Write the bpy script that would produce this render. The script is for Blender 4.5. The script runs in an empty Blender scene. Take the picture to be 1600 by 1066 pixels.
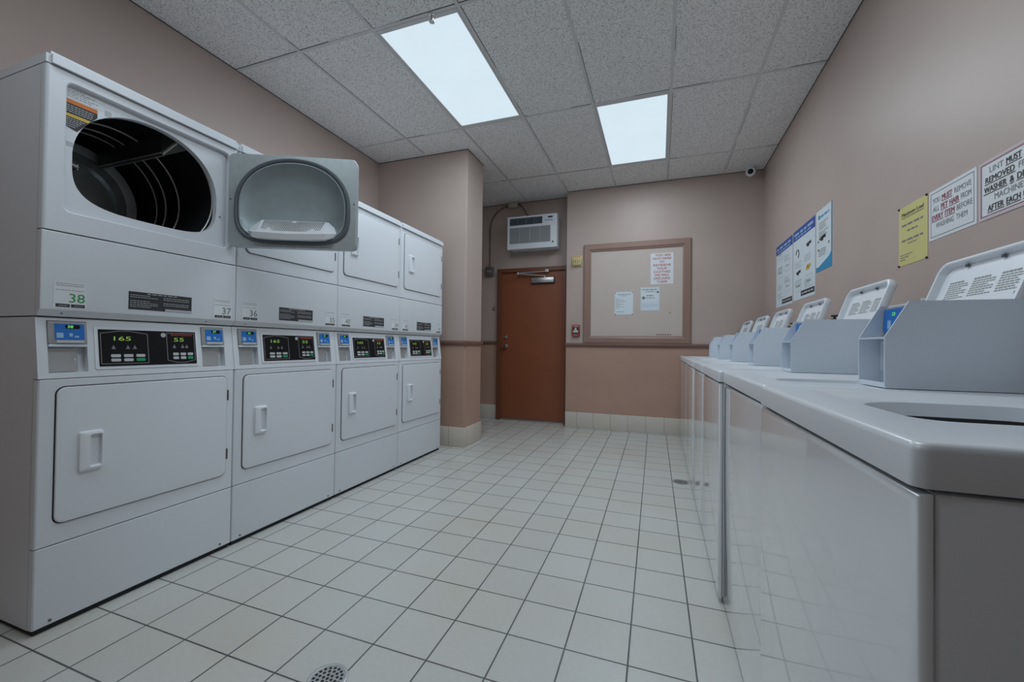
import bpy, bmesh, math, random
from math import sin, cos, pi, radians
from mathutils import Vector, Matrix
random.seed(7)
S = bpy.context.scene
COL = S.collection

# ------------------------------------------------------------------ camera
FPX, YAW, PITCH, ROLL, CAMH = 644.136, -0.34291, 0.01234, 0.01187, 0.99769
cy, sy, cp, sp = cos(YAW), sin(YAW), cos(PITCH), sin(PITCH)
fw = Vector((sy * cp, cy * cp, sp)); rt = Vector((cy, -sy, 0)); up = rt.cross(fw)
r2 = cos(ROLL) * rt + sin(ROLL) * up; u2 = -sin(ROLL) * rt + cos(ROLL) * up
cam_data = bpy.data.cameras.new('camera'); cam = bpy.data.objects.new('camera', cam_data); COL.objects.link(cam)
cam_data.sensor_width = 36.0; cam_data.lens = FPX / 1600 * 36.0
cam_data.clip_start = 0.02; cam_data.clip_end = 60
m = Matrix((r2, u2, -fw)).transposed().to_4x4(); m.translation = Vector((0, 0, CAMH)); cam.matrix_world = m
S.camera = cam

# ------------------------------------------------------------------ world, exposure, light level
w = bpy.data.worlds.new('world'); S.world = w; w.use_nodes = True
w.node_tree.nodes['Background'].inputs[0].default_value = (0.8, 0.9, 1, 1)
w.node_tree.nodes['Background'].inputs[1].default_value = 0.02
S.view_settings.view_transform = 'Standard'; S.view_settings.look = 'None'
S.view_settings.exposure = 0.0; S.view_settings.gamma = 1.0; S.view_settings.use_curve_mapping = False
LAMP_W = 16.4
LAMP_COL = (0.80, 0.915, 1.0)
LAMP_SPREAD = 180
DIFFUSER = (0.66, 0.79, 0.875)

# ------------------------------------------------------------------ dimensions (metres)
ZC = 2.9425                      # ceiling
XL, XR = -2.85, 1.0533           # left / right wall
YB, YREC, YF = 5.0785, 5.27, -1.6
XREC = -1.097                    # where the alcove with the door ends
PX, PY0, PY1 = -1.795, 3.66, 4.05  # pillar
XD, YD0, WD = -1.968, 0.771, 0.683  # dryers: front plane, start, width
TX, TX0, TY, TY0 = 0.2012, -0.889, 0.203, 1.152   # floor tiles

# ------------------------------------------------------------------ materials
def nodes(name):
    mt = bpy.data.materials.new(name); mt.use_nodes = True
    nt = mt.node_tree; b = nt.nodes['Principled BSDF']
    return mt, nt, b
def N(nt, t, **kw):
    n = nt.nodes.new(t)
    for k, v in kw.items():
        if k.startswith('i_'):
            n.inputs[k[2:].replace('_', ' ')].default_value = v
        else: setattr(n, k, v)
    return n
def math_(nt, op, a, b=None, c=None):
    n = nt.nodes.new('ShaderNodeMath'); n.operation = op
    for i, v in enumerate((a, b, c)):
        if v is None: continue
        if isinstance(v, (int, float)): n.inputs[i].default_value = v
        else: nt.links.new(v, n.inputs[i])
    return n.outputs[0]
def mixc(nt, fac, a, b):
    n = nt.nodes.new('ShaderNodeMix'); n.data_type = 'RGBA'
    if isinstance(fac, (int, float)): n.inputs[0].default_value = fac
    else: nt.links.new(fac, n.inputs[0])
    for i, v in ((6, a), (7, b)):
        if isinstance(v, tuple): n.inputs[i].default_value = (*v[:3], 1)
        else: nt.links.new(v, n.inputs[i])
    return n.outputs[2]
def ramp(nt, x, lo, hi):
    n = nt.nodes.new('ShaderNodeMapRange'); n.clamp = True
    n.inputs[1].default_value = lo; n.inputs[2].default_value = hi
    nt.links.new(x, n.inputs[0]); return n.outputs[0]
def mat(name, col, rough=0.5, metal=0.0, var=0.04, vscale=6, coat=0.0, bump=0.0, bscale=200, emit=0.0, spec=0.5):
    mt, nt, b = nodes(name)
    tc = N(nt, 'ShaderNodeTexCoord'); no = N(nt, 'ShaderNodeTexNoise'); no.inputs['Scale'].default_value = vscale
    no.inputs['Detail'].default_value = 4
    nt.links.new(tc.outputs['Object'], no.inputs['Vector'])
    dark = tuple(c * (1 - var) for c in col); lite = tuple(min(1, c * (1 + var)) for c in col)
    c = mixc(nt, no.outputs['Fac'], dark, lite)
    nt.links.new(c, b.inputs['Base Color'])
    b.inputs['Roughness'].default_value = rough; b.inputs['Metallic'].default_value = metal
    b.inputs['Coat Weight'].default_value = coat; b.inputs['Coat Roughness'].default_value = 0.035
    b.inputs['Specular IOR Level'].default_value = spec
    if emit:
        nt.links.new(c, b.inputs['Emission Color']); b.inputs['Emission Strength'].default_value = emit
    if bump:
        n2 = N(nt, 'ShaderNodeTexNoise'); n2.inputs['Scale'].default_value = bscale
        nt.links.new(tc.outputs['Object'], n2.inputs['Vector'])
        bp = N(nt, 'ShaderNodeBump'); bp.inputs['Strength'].default_value = bump; bp.inputs['Distance'].default_value = 0.002
        nt.links.new(n2.outputs['Fac'], bp.inputs['Height']); nt.links.new(bp.outputs['Normal'], b.inputs['Normal'])
    return mt

UPPER = (0.485, 0.392, 0.352); LOWER = (0.46, 0.295, 0.230)
def wall_mat():
    mt, nt, b = nodes('wall_paint')
    g = N(nt, 'ShaderNodeNewGeometry'); s = N(nt, 'ShaderNodeSeparateXYZ'); nt.links.new(g.outputs['Position'], s.inputs[0])
    no = N(nt, 'ShaderNodeTexNoise'); no.inputs['Scale'].default_value = 2.5; no.inputs['Detail'].default_value = 5
    nt.links.new(g.outputs['Position'], no.inputs['Vector'])
    n2 = N(nt, 'ShaderNodeTexNoise'); n2.inputs['Scale'].default_value = 110; n2.inputs['Detail'].default_value = 3
    nt.links.new(g.outputs['Position'], n2.inputs['Vector'])
    fac = math_(nt, 'LESS_THAN', s.outputs[2], 1.02)
    c = mixc(nt, fac, UPPER, LOWER)
    v = ramp(nt, no.outputs['Fac'], 0.3, 0.7)
    hs = N(nt, 'ShaderNodeHueSaturation'); nt.links.new(c, hs.inputs['Color'])
    nt.links.new(math_(nt, 'MULTIPLY_ADD', v, 0.07, 0.965), hs.inputs['Value'])
    nt.links.new(hs.outputs[0], b.inputs['Base Color'])
    b.inputs['Roughness'].default_value = 0.40; b.inputs["Specular IOR Level"].default_value = 0.3
    bp = N(nt, 'ShaderNodeBump'); bp.inputs['Strength'].default_value = 0.22; bp.inputs['Distance'].default_value = 0.0015
    nt.links.new(n2.outputs['Fac'], bp.inputs['Height']); nt.links.new(bp.outputs['Normal'], b.inputs['Normal'])
    return mt
def line_mask(nt, x, period, origin, half):
    f = math_(nt, 'DIVIDE', math_(nt, 'SUBTRACT', x, origin), period)
    d = math_(nt, 'ABSOLUTE', math_(nt, 'SUBTRACT', f, math_(nt, 'ROUND', f)))
    d = math_(nt, 'MULTIPLY', d, period)
    return math_(nt, 'SUBTRACT', 1.0, ramp(nt, d, half * 0.75, half * 1.25)), math_(nt, 'FLOOR', f)
def tile_mat(name, col, grout, axes, rough):
    """square ceramic tiles with dark joints; axes = [(component, period, origin)]"""
    mt, nt, b = nodes(name)
    g = N(nt, 'ShaderNodeNewGeometry'); s = N(nt, 'ShaderNodeSeparateXYZ'); nt.links.new(g.outputs['Position'], s.inputs[0])
    masks = []; ids = []
    for comp, per, org, half, *skew in axes:
        co = s.outputs[comp]
        if skew: co = math_(nt, 'MULTIPLY_ADD', math_(nt, 'SUBTRACT', s.outputs[1], 1.15), skew[0], co)
        mk, fl = line_mask(nt, co, per, org, half); masks.append(mk); ids.append(fl)
    mk = masks[0]
    for k in masks[1:]: mk = math_(nt, 'MAXIMUM', mk, k)
    cx = N(nt, 'ShaderNodeCombineXYZ')
    for i, k in enumerate(ids): nt.links.new(k, cx.inputs[i])
    wn = N(nt, 'ShaderNodeTexWhiteNoise'); nt.links.new(cx.outputs[0], wn.inputs['Vector'])
    no = N(nt, 'ShaderNodeTexNoise'); no.inputs['Scale'].default_value = 1.7; no.inputs['Detail'].default_value = 6
    nt.links.new(g.outputs['Position'], no.inputs['Vector'])
    n3 = N(nt, 'ShaderNodeTexNoise'); n3.inputs['Scale'].default_value = 60; n3.inputs['Detail'].default_value = 3
    nt.links.new(g.outputs['Position'], n3.inputs['Vector'])
    warm = (col[0] * 0.98, col[1] * 0.93, col[2] * 0.88)
    c = mixc(nt, ramp(nt, no.outputs['Fac'], 0.42, 0.68), col, warm)
    hs = N(nt, 'ShaderNodeHueSaturation'); nt.links.new(c, hs.inputs['Color'])
    val = math_(nt, 'MULTIPLY_ADD', wn.outputs['Value'], 0.05, 0.95)
    val = math_(nt, 'MULTIPLY', val, math_(nt, 'MULTIPLY_ADD', ramp(nt, n3.outputs['Fac'], 0.3, 0.7), 0.05, 0.96))
    nt.links.new(val, hs.inputs['Value'])
    gm = math_(nt, 'MULTIPLY', mk, math_(nt, 'MULTIPLY_ADD', no.outputs['Fac'], 0.5, 0.62))
    gm = math_(nt, 'MINIMUM', gm, 1.0)
    nt.links.new(mixc(nt, gm, hs.outputs[0], grout), b.inputs['Base Color'])
    nt.links.new(math_(nt, 'MULTIPLY_ADD', mk, 0.4, rough), b.inputs['Roughness'])
    bp = N(nt, 'ShaderNodeBump'); bp.inputs['Strength'].default_value = 0.5; bp.inputs['Distance'].default_value = 0.002
    h = math_(nt, 'ADD', math_(nt, 'SUBTRACT', 1.0, mk), math_(nt, 'MULTIPLY', n3.outputs['Fac'], 0.12))
    nt.links.new(h, bp.inputs['Height']); nt.links.new(bp.outputs['Normal'], b.inputs['Normal'])
    return mt
def ceiling_mat():
    mt, nt, b = nodes('acoustic_tile')
    g = N(nt, 'ShaderNodeNewGeometry')
    vo = N(nt, 'ShaderNodeTexVoronoi'); vo.inputs['Scale'].default_value = 150
    nt.links.new(g.outputs['Position'], vo.inputs['Vector'])
    no = N(nt, 'ShaderNodeTexNoise'); no.inputs['Scale'].default_value = 130; no.inputs['Detail'].default_value = 4
    nt.links.new(g.outputs['Position'], no.inputs['Vector'])
    n2 = N(nt, 'ShaderNodeTexNoise'); n2.inputs['Scale'].default_value = 1.2
    nt.links.new(g.outputs['Position'], n2.inputs['Vector'])
    sp_ = N(nt, 'ShaderNodeSeparateColor'); nt.links.new(vo.outputs['Color'], sp_.inputs[0])
    dot = math_(nt, 'MULTIPLY', math_(nt, 'LESS_THAN', vo.outputs['Distance'], 0.36), math_(nt, 'GREATER_THAN', sp_.outputs[0], 0.55))
    fis = math_(nt, 'GREATER_THAN', no.outputs['Fac'], 0.60)
    k = math_(nt, 'MAXIMUM', dot, fis)
    base = mixc(nt, n2.outputs['Fac'], (0.84, 0.83, 0.82), (0.92, 0.91, 0.90))
    c = mixc(nt, math_(nt, 'MULTIPLY', k, 0.58), base, (0.16, 0.155, 0.155))
    nt.links.new(c, b.inputs['Base Color']); b.inputs['Roughness'].default_value = 0.95
    b.inputs['Specular IOR Level'].default_value = 0.15
    bp = N(nt, 'ShaderNodeBump'); bp.inputs['Strength'].default_value = 0.5; bp.inputs['Distance'].default_value = 0.003; bp.invert = True
    nt.links.new(k, bp.inputs['Height']); nt.links.new(bp.outputs['Normal'], b.inputs['Normal'])
    return mt

M = {}
M['wall'] = wall_mat()
M['floor'] = tile_mat('floor_tile', (0.565, 0.57, 0.545), (0.035, 0.035, 0.037), [(0, TX, TX0, 0.0026, 0.009), (1, TY, TY0, 0.0026)], 0.30)
M['base_x'] = tile_mat('base_tile', (0.66, 0.61, 0.55), (0.22, 0.19, 0.17), [(0, 0.202, -0.748, 0.0018)], 0.3)
M['base_y'] = tile_mat('base_tile_side', (0.66, 0.61, 0.55), (0.22, 0.19, 0.17), [(1, 0.2, 0.09, 0.0018)], 0.3)
M['ceil'] = ceiling_mat()
M['tbar'] = mat('grid_metal', (0.66, 0.66, 0.66), 0.6, var=0.08, vscale=9)
M['joint'] = mat('dark_joint', (0.10, 0.09, 0.085), 0.9)
M['trim'] = mat('brown_trim_paint', (0.21, 0.112, 0.084), 0.42, var=0.08, vscale=20)
M['frame'] = mat('tan_brown_paint', (0.285, 0.175, 0.138), 0.4, var=0.06, vscale=15)
M['door'] = mat('brown_door_paint', (0.245, 0.076, 0.034), 0.36, var=0.10, vscale=5)
M['doorframe'] = mat('dark_brown_frame_paint', (0.165, 0.060, 0.032), 0.36, var=0.1, vscale=8)
M['white'] = mat('white_enamel', (0.69, 0.72, 0.76), 0.30, var=0.015, vscale=3, bump=0.05, bscale=260)
M['wash'] = mat('white_gloss_enamel', (0.75, 0.775, 0.805), 0.20, var=0.015, vscale=3, coat=1.0)
M['washtop'] = mat('white_satin_enamel', (0.68, 0.71, 0.745), 0.30, var=0.015, vscale=3, coat=0.15)
M['plastic'] = mat('white_plastic', (0.74, 0.765, 0.80), 0.35, var=0.02)
M['grey_case'] = mat('pale_grey_metal', (0.67, 0.73, 0.80), 0.38, var=0.02, bump=0.05, bscale=240)
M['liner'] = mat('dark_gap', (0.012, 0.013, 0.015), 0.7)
M['black'] = mat('black_glass', (0.005, 0.005, 0.006), 0.35, spec=0.25)
M['rubber'] = mat('grey_rubber', (0.10, 0.12, 0.135), 0.6)
M['galv'] = mat('galvanised_steel', (0.46, 0.52, 0.53), 0.42, 0.55, var=0.12, vscale=40)
M['dish'] = mat('grey_coated_steel', (0.30, 0.36, 0.375), 0.45, 0.4, var=0.12, vscale=14)
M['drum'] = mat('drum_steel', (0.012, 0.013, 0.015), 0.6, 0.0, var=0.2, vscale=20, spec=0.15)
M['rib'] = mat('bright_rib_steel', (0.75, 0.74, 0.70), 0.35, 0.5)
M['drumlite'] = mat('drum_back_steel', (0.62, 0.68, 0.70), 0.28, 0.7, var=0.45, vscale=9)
M['baffle'] = mat('baffle_steel', (0.07, 0.072, 0.068), 0.4, 0.3)
M['chrome'] = mat('chrome', (0.6, 0.6, 0.6), 0.18, 1.0)
M['alu'] = mat('brushed_aluminium', (0.55, 0.55, 0.55), 0.35, 0.85)
M['silver'] = mat('silver_plate', (0.42, 0.42, 0.42), 0.4, 0.5)
M['bezel'] = mat('grey_bezel', (0.33, 0.33, 0.335), 0.45)
M['blue'] = mat('blue_reader_face', (0.012, 0.16, 0.52), 0.35, var=0.1, vscale=40)
M['icon'] = mat('pale_blue_print', (0.30, 0.48, 0.68), 0.5)
M['led'] = mat('green_led', (0.18, 0.75, 0.12), 0.5, emit=0.6)
M['ledy'] = mat('yellow_green_led', (0.32, 0.55, 0.10), 0.5, emit=0.28)
M['grn'] = mat('green_button', (0.02, 0.30, 0.12), 0.5)
M['btn'] = mat('pale_button', (0.50, 0.52, 0.52), 0.5)
M['grey_line'] = mat('grey_print', (0.30, 0.30, 0.31), 0.5)
M['pale_line'] = mat('pale_grey_print', (0.46, 0.48, 0.50), 0.6)
M['red'] = mat('red_print', (0.42, 0.05, 0.06), 0.6)
M['redtxt'] = mat('orange_red_print', (0.50, 0.07, 0.03), 0.6)
M['crim'] = mat('crimson_ink', (0.28, 0.06, 0.11), 0.6)
M['ink'] = mat('black_ink', (0.03, 0.03, 0.033), 0.6)
M['inkg'] = mat('grey_ink', (0.20, 0.20, 0.21), 0.6)
M['pale_ink'] = mat('pale_label_ink', (0.27, 0.28, 0.27), 0.6)
M['greennum'] = mat('green_ink', (0.05, 0.30, 0.09), 0.6)
M['darknum'] = mat('dark_green_grey_ink', (0.13, 0.20, 0.17), 0.6)
M['paper'] = mat('white_paper', (0.72, 0.73, 0.75), 0.6)
M['paperblue'] = mat('bluish_paper', (0.66, 0.73, 0.77), 0.6)
M['sticker'] = mat('clear_white_sticker', (0.70, 0.725, 0.755), 0.4)
M['pink'] = mat('pale_pink_border', (0.60, 0.50, 0.51), 0.6)
M['yellow'] = mat('yellow_paper', (0.64, 0.58, 0.235), 0.6)
M['cobalt'] = mat('dark_blue_ink', (0.03, 0.075, 0.34), 0.5)
M['cyan'] = mat('cyan_blue_ink', (0.02, 0.26, 0.48), 0.5)
M['orange'] = mat('orange_ink', (0.62, 0.16, 0.02), 0.5)
M['amber'] = mat('amber_ink', (0.62, 0.42, 0.05), 0.5)
M['board'] = mat('pinkish_board', (0.56, 0.475, 0.435), 0.7, var=0.05, vscale=4, bump=0.15)
M['cream'] = mat('yellowed_plastic', (0.60, 0.50, 0.26), 0.45, var=0.12, vscale=30)
M['redplastic'] = mat('red_plastic', (0.30, 0.03, 0.035), 0.4)
M['brownpipe'] = mat('brown_painted_pipe', (0.16, 0.085, 0.06), 0.5)
M['boxgrey'] = mat('dark_metal_box', (0.12, 0.105, 0.095), 0.5)
M['boxcream'] = mat('cream_metal_box', (0.50, 0.48, 0.38), 0.5)
M['hose'] = mat('black_hose', (0.03, 0.03, 0.032), 0.5)
M['vent'] = mat('dark_vent', (0.07, 0.085, 0.10), 0.6)
M['louver'] = mat('dark_louver', (0.20, 0.23, 0.26), 0.5)
M['slat'] = mat('grey_slat', (0.50, 0.52, 0.54), 0.5)
def diffuser_mat():
    mt, nt, b = nodes('light_diffuser')
    tc = N(nt, 'ShaderNodeTexCoord'); no = N(nt, 'ShaderNodeTexNoise'); no.inputs['Scale'].default_value = 3
    nt.links.new(tc.outputs['Object'], no.inputs['Vector'])
    c = mixc(nt, no.outputs['Fac'], tuple(x * 0.96 for x in DIFFUSER), tuple(x * 1.04 for x in DIFFUSER))
    b.inputs['Base Color'].default_value = (0.05, 0.05, 0.05, 1); b.inputs['Roughness'].default_value = 0.8
    nt.links.new(c, b.inputs['Emission Color']); b.inputs['Emission Strength'].default_value = 1.0
    return mt
M['diff'] = diffuser_mat()

# ------------------------------------------------------------------ mesh helpers
def bm_(): return bmesh.new()
def quad(bm, *p): return bm.faces.new([bm.verts.new(Vector(q)) for q in p])
def box(bm, x0, x1, y0, y1, z0, z1, bev=0.0, seg=2):
    t = bmesh.new()
    vs = [t.verts.new((x, y, z)) for x in (x0, x1) for y in (y0, y1) for z in (z0, z1)]
    for f in ((0, 1, 3, 2), (4, 6, 7, 5), (0, 4, 5, 1), (2, 3, 7, 6), (0, 2, 6, 4), (1, 5, 7, 3)): t.faces.new([vs[i] for i in f])
    if bev: bmesh.ops.bevel(t, geom=t.edges[:], offset=bev, segments=seg, profile=0.5, affect='EDGES')
    merge(bm, t); return bm
def merge(bm, t, mtx=None):
    if mtx: bmesh.ops.transform(t, matrix=mtx, verts=t.verts)
    me = bpy.data.meshes.new('tmp'); t.to_mesh(me); t.free(); bm.from_mesh(me); bpy.data.meshes.remove(me)
def rrect(a0, a1, b0, b1, r, k=5):
    pts = []
    for (ca, cb, st) in ((a1 - r, b1 - r, 0), (a0 + r, b1 - r, 90), (a0 + r, b0 + r, 180), (a1 - r, b0 + r, 270)):
        for i in range(k + 1):
            t = radians(st + 90 * i / k); pts.append((ca + r * cos(t), cb + r * sin(t)))
    return pts
def loft(bm, loops, cap0=False, cap1=False):
    L = [[bm.verts.new(Vector(p)) for p in lp] for lp in loops]
    n = len(L[0])
    for A, B in zip(L, L[1:]):
        for i in range(n):
            j = (i + 1) % n; bm.faces.new((A[i], A[j], B[j], B[i]))
    if cap0: bm.faces.new(L[0][::-1])
    if cap1: bm.faces.new(L[-1])
def plate(bm, pts, fn, thick_fn, bev=None):
    """closed slab: outline pts (2-D) mapped by fn(p, depth) between depths in thick_fn list [(depth, inset_scale)]"""
    loft(bm, [[fn(p, d) for p in q] for d, q in thick_fn], True, True)
def prism(bm, pts, f0, f1):
    loft(bm, [[f0(p) for p in pts], [f1(p) for p in pts]], True, True)
def tube(bm, path, r, n=8, caps=True):
    path = [Vector(p) for p in path]; loops = []
    prev = None
    for i, p in enumerate(path):
        t = (path[min(i + 1, len(path) - 1)] - path[max(i - 1, 0)]).normalized()
        if prev is None:
            a = t.orthogonal().normalized()
        else:
            a = (prev - t * prev.dot(t)).normalized()
        prev = a; b = t.cross(a)
        loops.append([p + r * (cos(2 * pi * k / n) * a + sin(2 * pi * k / n) * b) for k in range(n)])
    loft(bm, loops, caps, caps)
def lathe(bm, c, axis, prof, n=24, cap0=True, cap1=True):
    """prof: (distance along axis, radius)"""
    ax = Vector(axis).normalized(); a = ax.orthogonal().normalized(); b = ax.cross(a); c = Vector(c)
    loft(bm, [[c + ax * h + r * (cos(2 * pi * k / n) * a + sin(2 * pi * k / n) * b) for k in range(n)] for h, r in prof], cap0, cap1)
def holed(bm, u0, u1, v0, v1, holes, fn, thick=0.0):
    """front sheet with rectangular pockets; holes (u0,u1,v0,v1,depth or None=open)"""
    us = sorted({u0, u1, *[h[0] for h in holes], *[h[1] for h in holes]}); vs = sorted({v0, v1, *[h[2] for h in holes], *[h[3] for h in holes]})
    for i in range(len(us) - 1):
        for j in range(len(vs) - 1):
            a, b, c, d = us[i], us[i + 1], vs[j], vs[j + 1]
            mu, mv = (a + b) / 2, (c + d) / 2
            if any(h[0] < mu < h[1] and h[2] < mv < h[3] for h in holes): continue
            quad(bm, fn(a, c, 0), fn(b, c, 0), fn(b, d, 0), fn(a, d, 0))
    for h in holes:
        a, b, c, d, dep = h
        t = thick if dep is None else dep
        P = [(a, c), (b, c), (b, d), (a, d)]
        for k in range(4):
            p, q = P[k], P[(k + 1) % 4]; quad(bm, fn(*p, 0), fn(*q, 0), fn(*q, t), fn(*p, t))
        if dep is not None: quad(bm, *[fn(*p, t) for p in P])
    if thick:
        P = [(u0, v0), (u1, v0), (u1, v1), (u0, v1)]
        for k in range(4):
            p, q = P[k], P[(k + 1) % 4]; quad(bm, fn(*p, 0), fn(*q, 0), fn(*q, thick), fn(*p, thick))
def obj(name, bm, material, parent=None, smooth=False, angle=0.6):
    bmesh.ops.remove_doubles(bm, verts=bm.verts, dist=1e-6)
    bmesh.ops.recalc_face_normals(bm, faces=bm.faces)
    me = bpy.data.meshes.new(name); bm.to_mesh(me); bm.free()
    me.materials.append(material)
    if smooth:
        for p in me.polygons: p.use_smooth = True
        try: me.set_sharp_from_angle(angle=angle)
        except Exception: pass
    o = bpy.data.objects.new(name, me); COL.objects.link(o)
    if parent: o.parent = parent
    return o
def tag(o, label, cat, group=None):
    o['label'] = label; o['category'] = cat
    if group: o['group'] = group
    return o
def thing(name, loc, label, cat, group=None, rz=0.0):
    o = bpy.data.objects.new(name, None); COL.objects.link(o); o.empty_display_size = 0.1
    o.location = loc; o.rotation_euler = (0, 0, rz); return tag(o, label, cat, group)
def struct(name, bm, material, parent=None, smooth=False):
    o = obj(name, bm, material, parent, smooth)
    if not parent: o['kind'] = 'structure'
    return o
_tc = {}
def text(bm, s, o, u, v, h, width=None, bold=0.0, align='CENTER', lift=0.0):
    """lettering: cap height h, centred/left at point o, running along u with v up"""
    bd = bold; bold = 0.0; key = (s, bold, align)
    if key not in _tc:
        cu = bpy.data.curves.new('t', 'FONT'); cu.body = s; cu.align_x = align; cu.size = 1.0; cu.offset = bold; cu.resolution_u = 3
        t = bpy.data.objects.new('t', cu); COL.objects.link(t)
        dg = bpy.context.evaluated_depsgraph_get(); me = bpy.data.meshes.new_from_object(t.evaluated_get(dg))
        bpy.data.objects.remove(t); bpy.data.curves.remove(cu); _tc[key] = me
    me = _tc[key]
    t = bmesh.new(); t.from_mesh(me)
    u = Vector(u).normalized(); v = Vector(v).normalized(); n = u.cross(v)
    xs = [q.co.x for q in t.verts]; wid = max(xs) - min(xs)
    sc = h / 0.69; sx = sc if width is None else width / wid
    M4 = Matrix((u * sx, v * sc, n * sc)).transposed().to_4x4(); M4.translation = Vector(o) + n * lift
    bmesh.ops.transform(t, matrix=M4, verts=t.verts)
    m2 = bpy.data.meshes.new('tmp'); t.to_mesh(m2); t.free()
    for du, dv, dn in (((0, 0, 0),) if bd < .004 else ((-bd, -bd * .5, 0), (bd, -bd * .5, .00004), (-bd, bd * .5, .00008), (bd, bd * .5, .00012))):
        m2.transform(Matrix.Translation(u * du * sc + v * dv * sc + n * dn)); bm.from_mesh(m2); m2.transform(Matrix.Translation(-(u * du * sc + v * dv * sc + n * dn)))
    bpy.data.meshes.remove(m2)
def strokes(bm, o, u, v, width, h, n=6, fill=0.9, rnd=None):
    """one line of print too small to read: a row of short bars"""
    rnd = rnd or random; u = Vector(u); v = Vector(v); o = Vector(o); x = 0.0
    while x < width * fill:
        l = width / n * rnd.uniform(0.5, 1.1); l = min(l, width * fill - x)
        if l < width * 0.02: break
        a = o + u * x; quad(bm, a, a + u * l, a + u * l + v * h, a + v * h); x += l + width / n * 0.22

# ================================================================== THE ROOM
b = bm_(); box(b, XL - 0.1, XR + 0.1, YF - 0.1, YREC + 0.1, -0.1, 0.0); struct('floor', b, M['floor'])
CX0, CXP = -1.098, 0.585; CYL = [0.865, 2.083, 3.30, 4.513]
cxs = [CX0 + CXP * k for k in range(-2, 4)]
LIGHTS = [(cxs[1], cxs[2], CYL[1], CYL[2]), (cxs[3], cxs[4], CYL[2], CYL[3]), (cxs[3], cxs[4], CYL[0], CYL[1]), (cxs[1], cxs[2], CYL[0] - 1.215, CYL[0])]  # last one is unseen, added to brighten the near dryer's side
b = bm_()
holed(b, XL - 0.1, XR + 0.1, YF - 0.1, YREC + 0.1, [(l[0] + .012, l[1] - .012, l[2] + .012, l[3] - .012, None) for l in LIGHTS], lambda u, v, d: (u, v, ZC + d), 0.04)
struct('ceiling', b, M['ceil'])
b = bm_(); j = bm_()
for x in cxs:
    box(b, x - 0.011, x + 0.011, YF, YREC if x < XREC - 0.02 else YB, ZC - 0.0025, ZC + 0.001)
for y in [CYL[0] - 1.215, *CYL]:
    box(b, XL, XR, y - 0.011, y + 0.011, ZC - 0.0027, ZC + 0.001)
struct('trim_1', b, M['tbar'])
rj = random.Random(3)
def joints(c0, c1, place):
    p = c0
    while p < c1:
        l = rj.uniform(0.15, 0.55); q = min(c1, p + l)
        if rj.random() < 0.62: place(p, q)
        p = q
for x in cxs:
    joints(YF, YB, lambda p, q: box(j, x + 0.0115, x + 0.0145, p, q, ZC - 0.0015, ZC + 0.001))
for y in CYL:
    joints(XL, XR, lambda p, q: box(j, p, q, y - 0.0155, y - 0.0115, ZC - 0.0015, ZC + 0.001))
for x0, x1, y0, y1 in [(XL, XL + 0.004, YF, PY0), (XR - 0.004, XR, YF, YB), (XREC, XR, YB - 0.004, YB), (XL, PX, PY0 - 0.004, PY0), (PX, PX + 0.004, PY0, PY1), (XL, XREC, YREC - 0.004, YREC)]:
    box(j, x0, x1, y0, y1, ZC - 0.006, ZC + 0.001)
struct('trim_2', j, M['joint'])

b = bm_(); box(b, XL - 0.1, XL, YF - 0.1, YREC + 0.1, 0, ZC); struct('wall_left', b, M['wall'])
b = bm_(); box(b, XR, XR + 0.1, YF - 0.1, YREC + 0.1, 0, ZC); struct('wall_right', b, M['wall'])
b = bm_(); box(b, XREC, XR, YB, YREC + 0.1, 0, ZC); struct('wall_back', b, M['wall'])
b = bm_(); box(b, XL, XREC, YREC, YREC + 0.1, 0, ZC); struct('wall_alcove', b, M['wall'])
b = bm_(); box(b, XL, XR, YF - 0.1, YF, 0, ZC); struct('wall_front', b, M['wall'])
b = bm_(); box(b, -0.30, XR, YF, -0.45, 0, ZC); struct('wall_added_block', b, M['wall'])  # unseen block, added to keep light off the nearest washer's side
b = bm_(); box(b, 0.02, 1.00, -0.449, -0.43, 0.008, 2.04, 0.002, 1); dark_door = struct('door_added_dark', b, M['boxgrey'])  # unseen dark door, added with frame and knob to cut bounce onto that washer
b = bm_(); box(b, -0.05, 0.02, -0.4495, -0.41, 0, 2.10, 0.003, 1); box(b, 1.0, 1.05, -0.4495, -0.41, 0, 2.10, 0.003, 1); box(b, -0.05, 1.05, -0.4497, -0.4095, 2.04, 2.105, 0.003, 1); obj('door_frame', b, M['boxgrey'], dark_door)
b = bm_(); lathe(b, (0.09, -0.43, 0.995), (0, 1, 0), [(0, .033), (.006, .033), (.010, .018), (.028, .015), (.034, .026), (.05, .031), (.062, .026), (.066, .012)]); obj('door_knob', b, M['chrome'], dark_door, True)
b = bm_(); box(b, XL, PX, PY0, PY1, 0, ZC)
bmesh.ops.bevel(b, geom=[e for e in b.edges if all(abs(v.co.x - PX) < 1e-5 for v in e.verts) and abs(e.verts[0].co.z - e.verts[1].co.z) > 1], offset=0.012, segments=3, affect='EDGES')
struct('wall_pillar', b, M['wall'], smooth=True)
# tiled baseboards
BH = 0.192
def basebar(name, x0, x1, y0, y1, key):
    b = bm_(); box(b, x0, x1, y0, y1, 0, BH, 0.004, 2); struct(name, b, M[key], smooth=True)
basebar('baseboard_back', XREC, XR, YB - 0.012, YB, 'base_x')
basebar('baseboard_alcove', XL, -2.093, YREC - 0.012, YREC, 'base_x')
basebar('baseboard_pillar_front', XL, PX + 0.012, PY0 - 0.012, PY0, 'base_x')
basebar('baseboard_pillar_side', PX, PX + 0.012, PY0 - 0.0005, PY1, 'base_y')
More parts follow.
